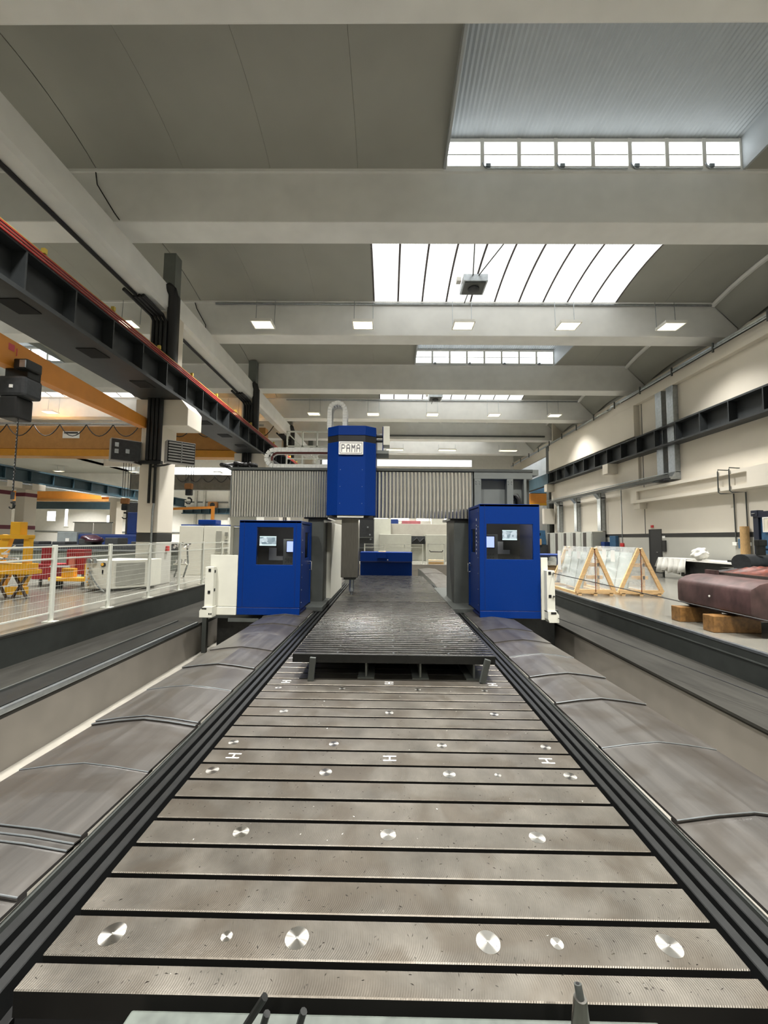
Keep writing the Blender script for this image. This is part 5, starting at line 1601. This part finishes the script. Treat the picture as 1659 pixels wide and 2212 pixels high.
B(-21., -19.9, 45.3, 45.8, 4.96, 5.7).build('casing', M('faded_hook_block', (176, 122, 72)), t, bev=.15)
MB().tube([(-20.4, 45.3, 5.3), (-20.4, 45.24, 5.3)], .28, 14).build('grille', darkmetal, t)
for k, x in enumerate((-22.6, -21.6, -18.6)):
    B(x - .12, x + .12, 45.7, 46., FL, 8.).build('pilaster', M('pale_pilaster', (198, 196, 188), .6), wall_far)
B(-42, -8, 45.93, 46., 5.6, 5.75).build('wall_pipe', grey_m, wall_far)
B(-42, -8, 45.9, 46., 2.0, 2.12).build('wall_line', grey_m, wall_far)
t = thing('jib_crane', (-17.2, 30, FL), 'small orange jib over the ivory cabinet', 'crane')
B(-13.6, -13.4, 30, 30.2, FL, 4.0).build('mast', orange_m, t)
MB().obar((-17.0, 30.1, 3.75), (-13.4, 30.1, 3.9), .15, .18).build('arm', orange_m, t)
# bright clerestory strip over the ochre crane
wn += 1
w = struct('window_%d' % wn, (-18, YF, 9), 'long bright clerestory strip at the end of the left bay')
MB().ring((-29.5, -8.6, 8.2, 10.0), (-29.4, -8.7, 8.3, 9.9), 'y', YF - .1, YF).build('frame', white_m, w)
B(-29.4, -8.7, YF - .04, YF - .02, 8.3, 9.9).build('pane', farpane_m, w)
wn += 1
w = struct('window_%d' % wn, (3, 40.6, 9.1), 'pale glowing strip added far behind the cross beam')
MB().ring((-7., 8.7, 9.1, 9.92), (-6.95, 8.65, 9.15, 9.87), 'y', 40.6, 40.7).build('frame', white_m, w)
B(-6.95, 8.65, 40.63, 40.65, 9.15, 9.87).build('pane', glowstrip_m, w)  # glowing sheet put in for a brightly lit pale band
# hook blocks hanging in the left bay
def hook_block(x, y, z, top, lab):
    t = thing('crane_hook', (x, y, z), lab, 'hook', 'crane hooks of the left bay')
    for dx in (-.25, -.1, .1, .25):
        MB().tube([(x + dx, y, z + .6), (x + dx, y, top)], .018, 5).build('rope', darkmetal, t)
    B(x - .28, x + .22, y - .15, y + .15, z + .1, z + .5).build('block', M('faded_hook_block', (176, 122, 72), .6), t, bev=.1)
    B(x - .2, x + .2, y - .12, y + .12, z - .3, z + .1).build('swivel', darkmetal, t, bev=.05)
    MB().tube([(x + .2 * math.sin(a), y, z - .45 - .2 * (1 - math.cos(a))) for a in (-.3, .4, 1.1, 1.9, 2.7, 3.6, 4.2)], .06, 8, .035).build('hook', darkmetal, t, smooth=True)
hook_block(-12.9, 25.2, 4.6, 6.8, 'crane hook with an orange block right of the first pillar')
hook_block(-17., 25.2, 3.6, 6.8, 'crane hook hanging over the blue machine tool')
for i, (x, y, z) in enumerate(((-15.5, 38, 7.7), (-12.6, 36, 6.0))):
    t = thing('tube_lamp', (x, y, z), ('upper', 'lower')[i] + ' lit tube lamp right of the first pillar', 'lamp', 'tube lamps in the left bay')
    B(x - 1., x + 1., y - .06, y + .06, z, z + .1).build('tube', tube_m, t)
    B(x - 1.05, x + 1.05, y - .1, y + .1, z + .1, z + .18).build('housing', white_m, t)
    for dx in (-.9, .9):
        MB().tube([(x + dx, y, z + .18), (x + dx, y, 12.3 if y > 37 else 11.4)], .012, 5).build('hanger', galv_m, t)
t = thing('crane_bridge', (-14, 33, 5.5), 'grey far crane bridge right of the first pillar', 'crane')
B(-22, -7.93, 33, 33.5, 5.6, 6.9).build('girder', M('far_crane_grey', (120, 122, 118), .6), t)
for k in range(9):
    x = -18 + k * 1.1
    MB().tube([(x + 1.1 * u / 8, 32.9, 6.8 - .55 * 4 * (u / 8) * (1 - u / 8)) for u in range(9)], .03, 5).build('festoon_cable', black_m, t, smooth=True)
B(-8.9, -8.3, 32.7, 33.2, 4.4, 7.0).build('end_carriage', cream_m, t)

for n_ in ('lit_tablet_screen','lit_screen_bar','lit_monitor_picture','lamp_diffuser','dim_glow_strip','far_sky_lit_pane','fluorescent_tube'):
    bpy.data.materials[n_].cycles.emission_sampling='NONE'
for n_ in ('milky_vault_sheet','sky_lit_pane'):
    bpy.data.materials[n_].cycles.emission_sampling='NONE'
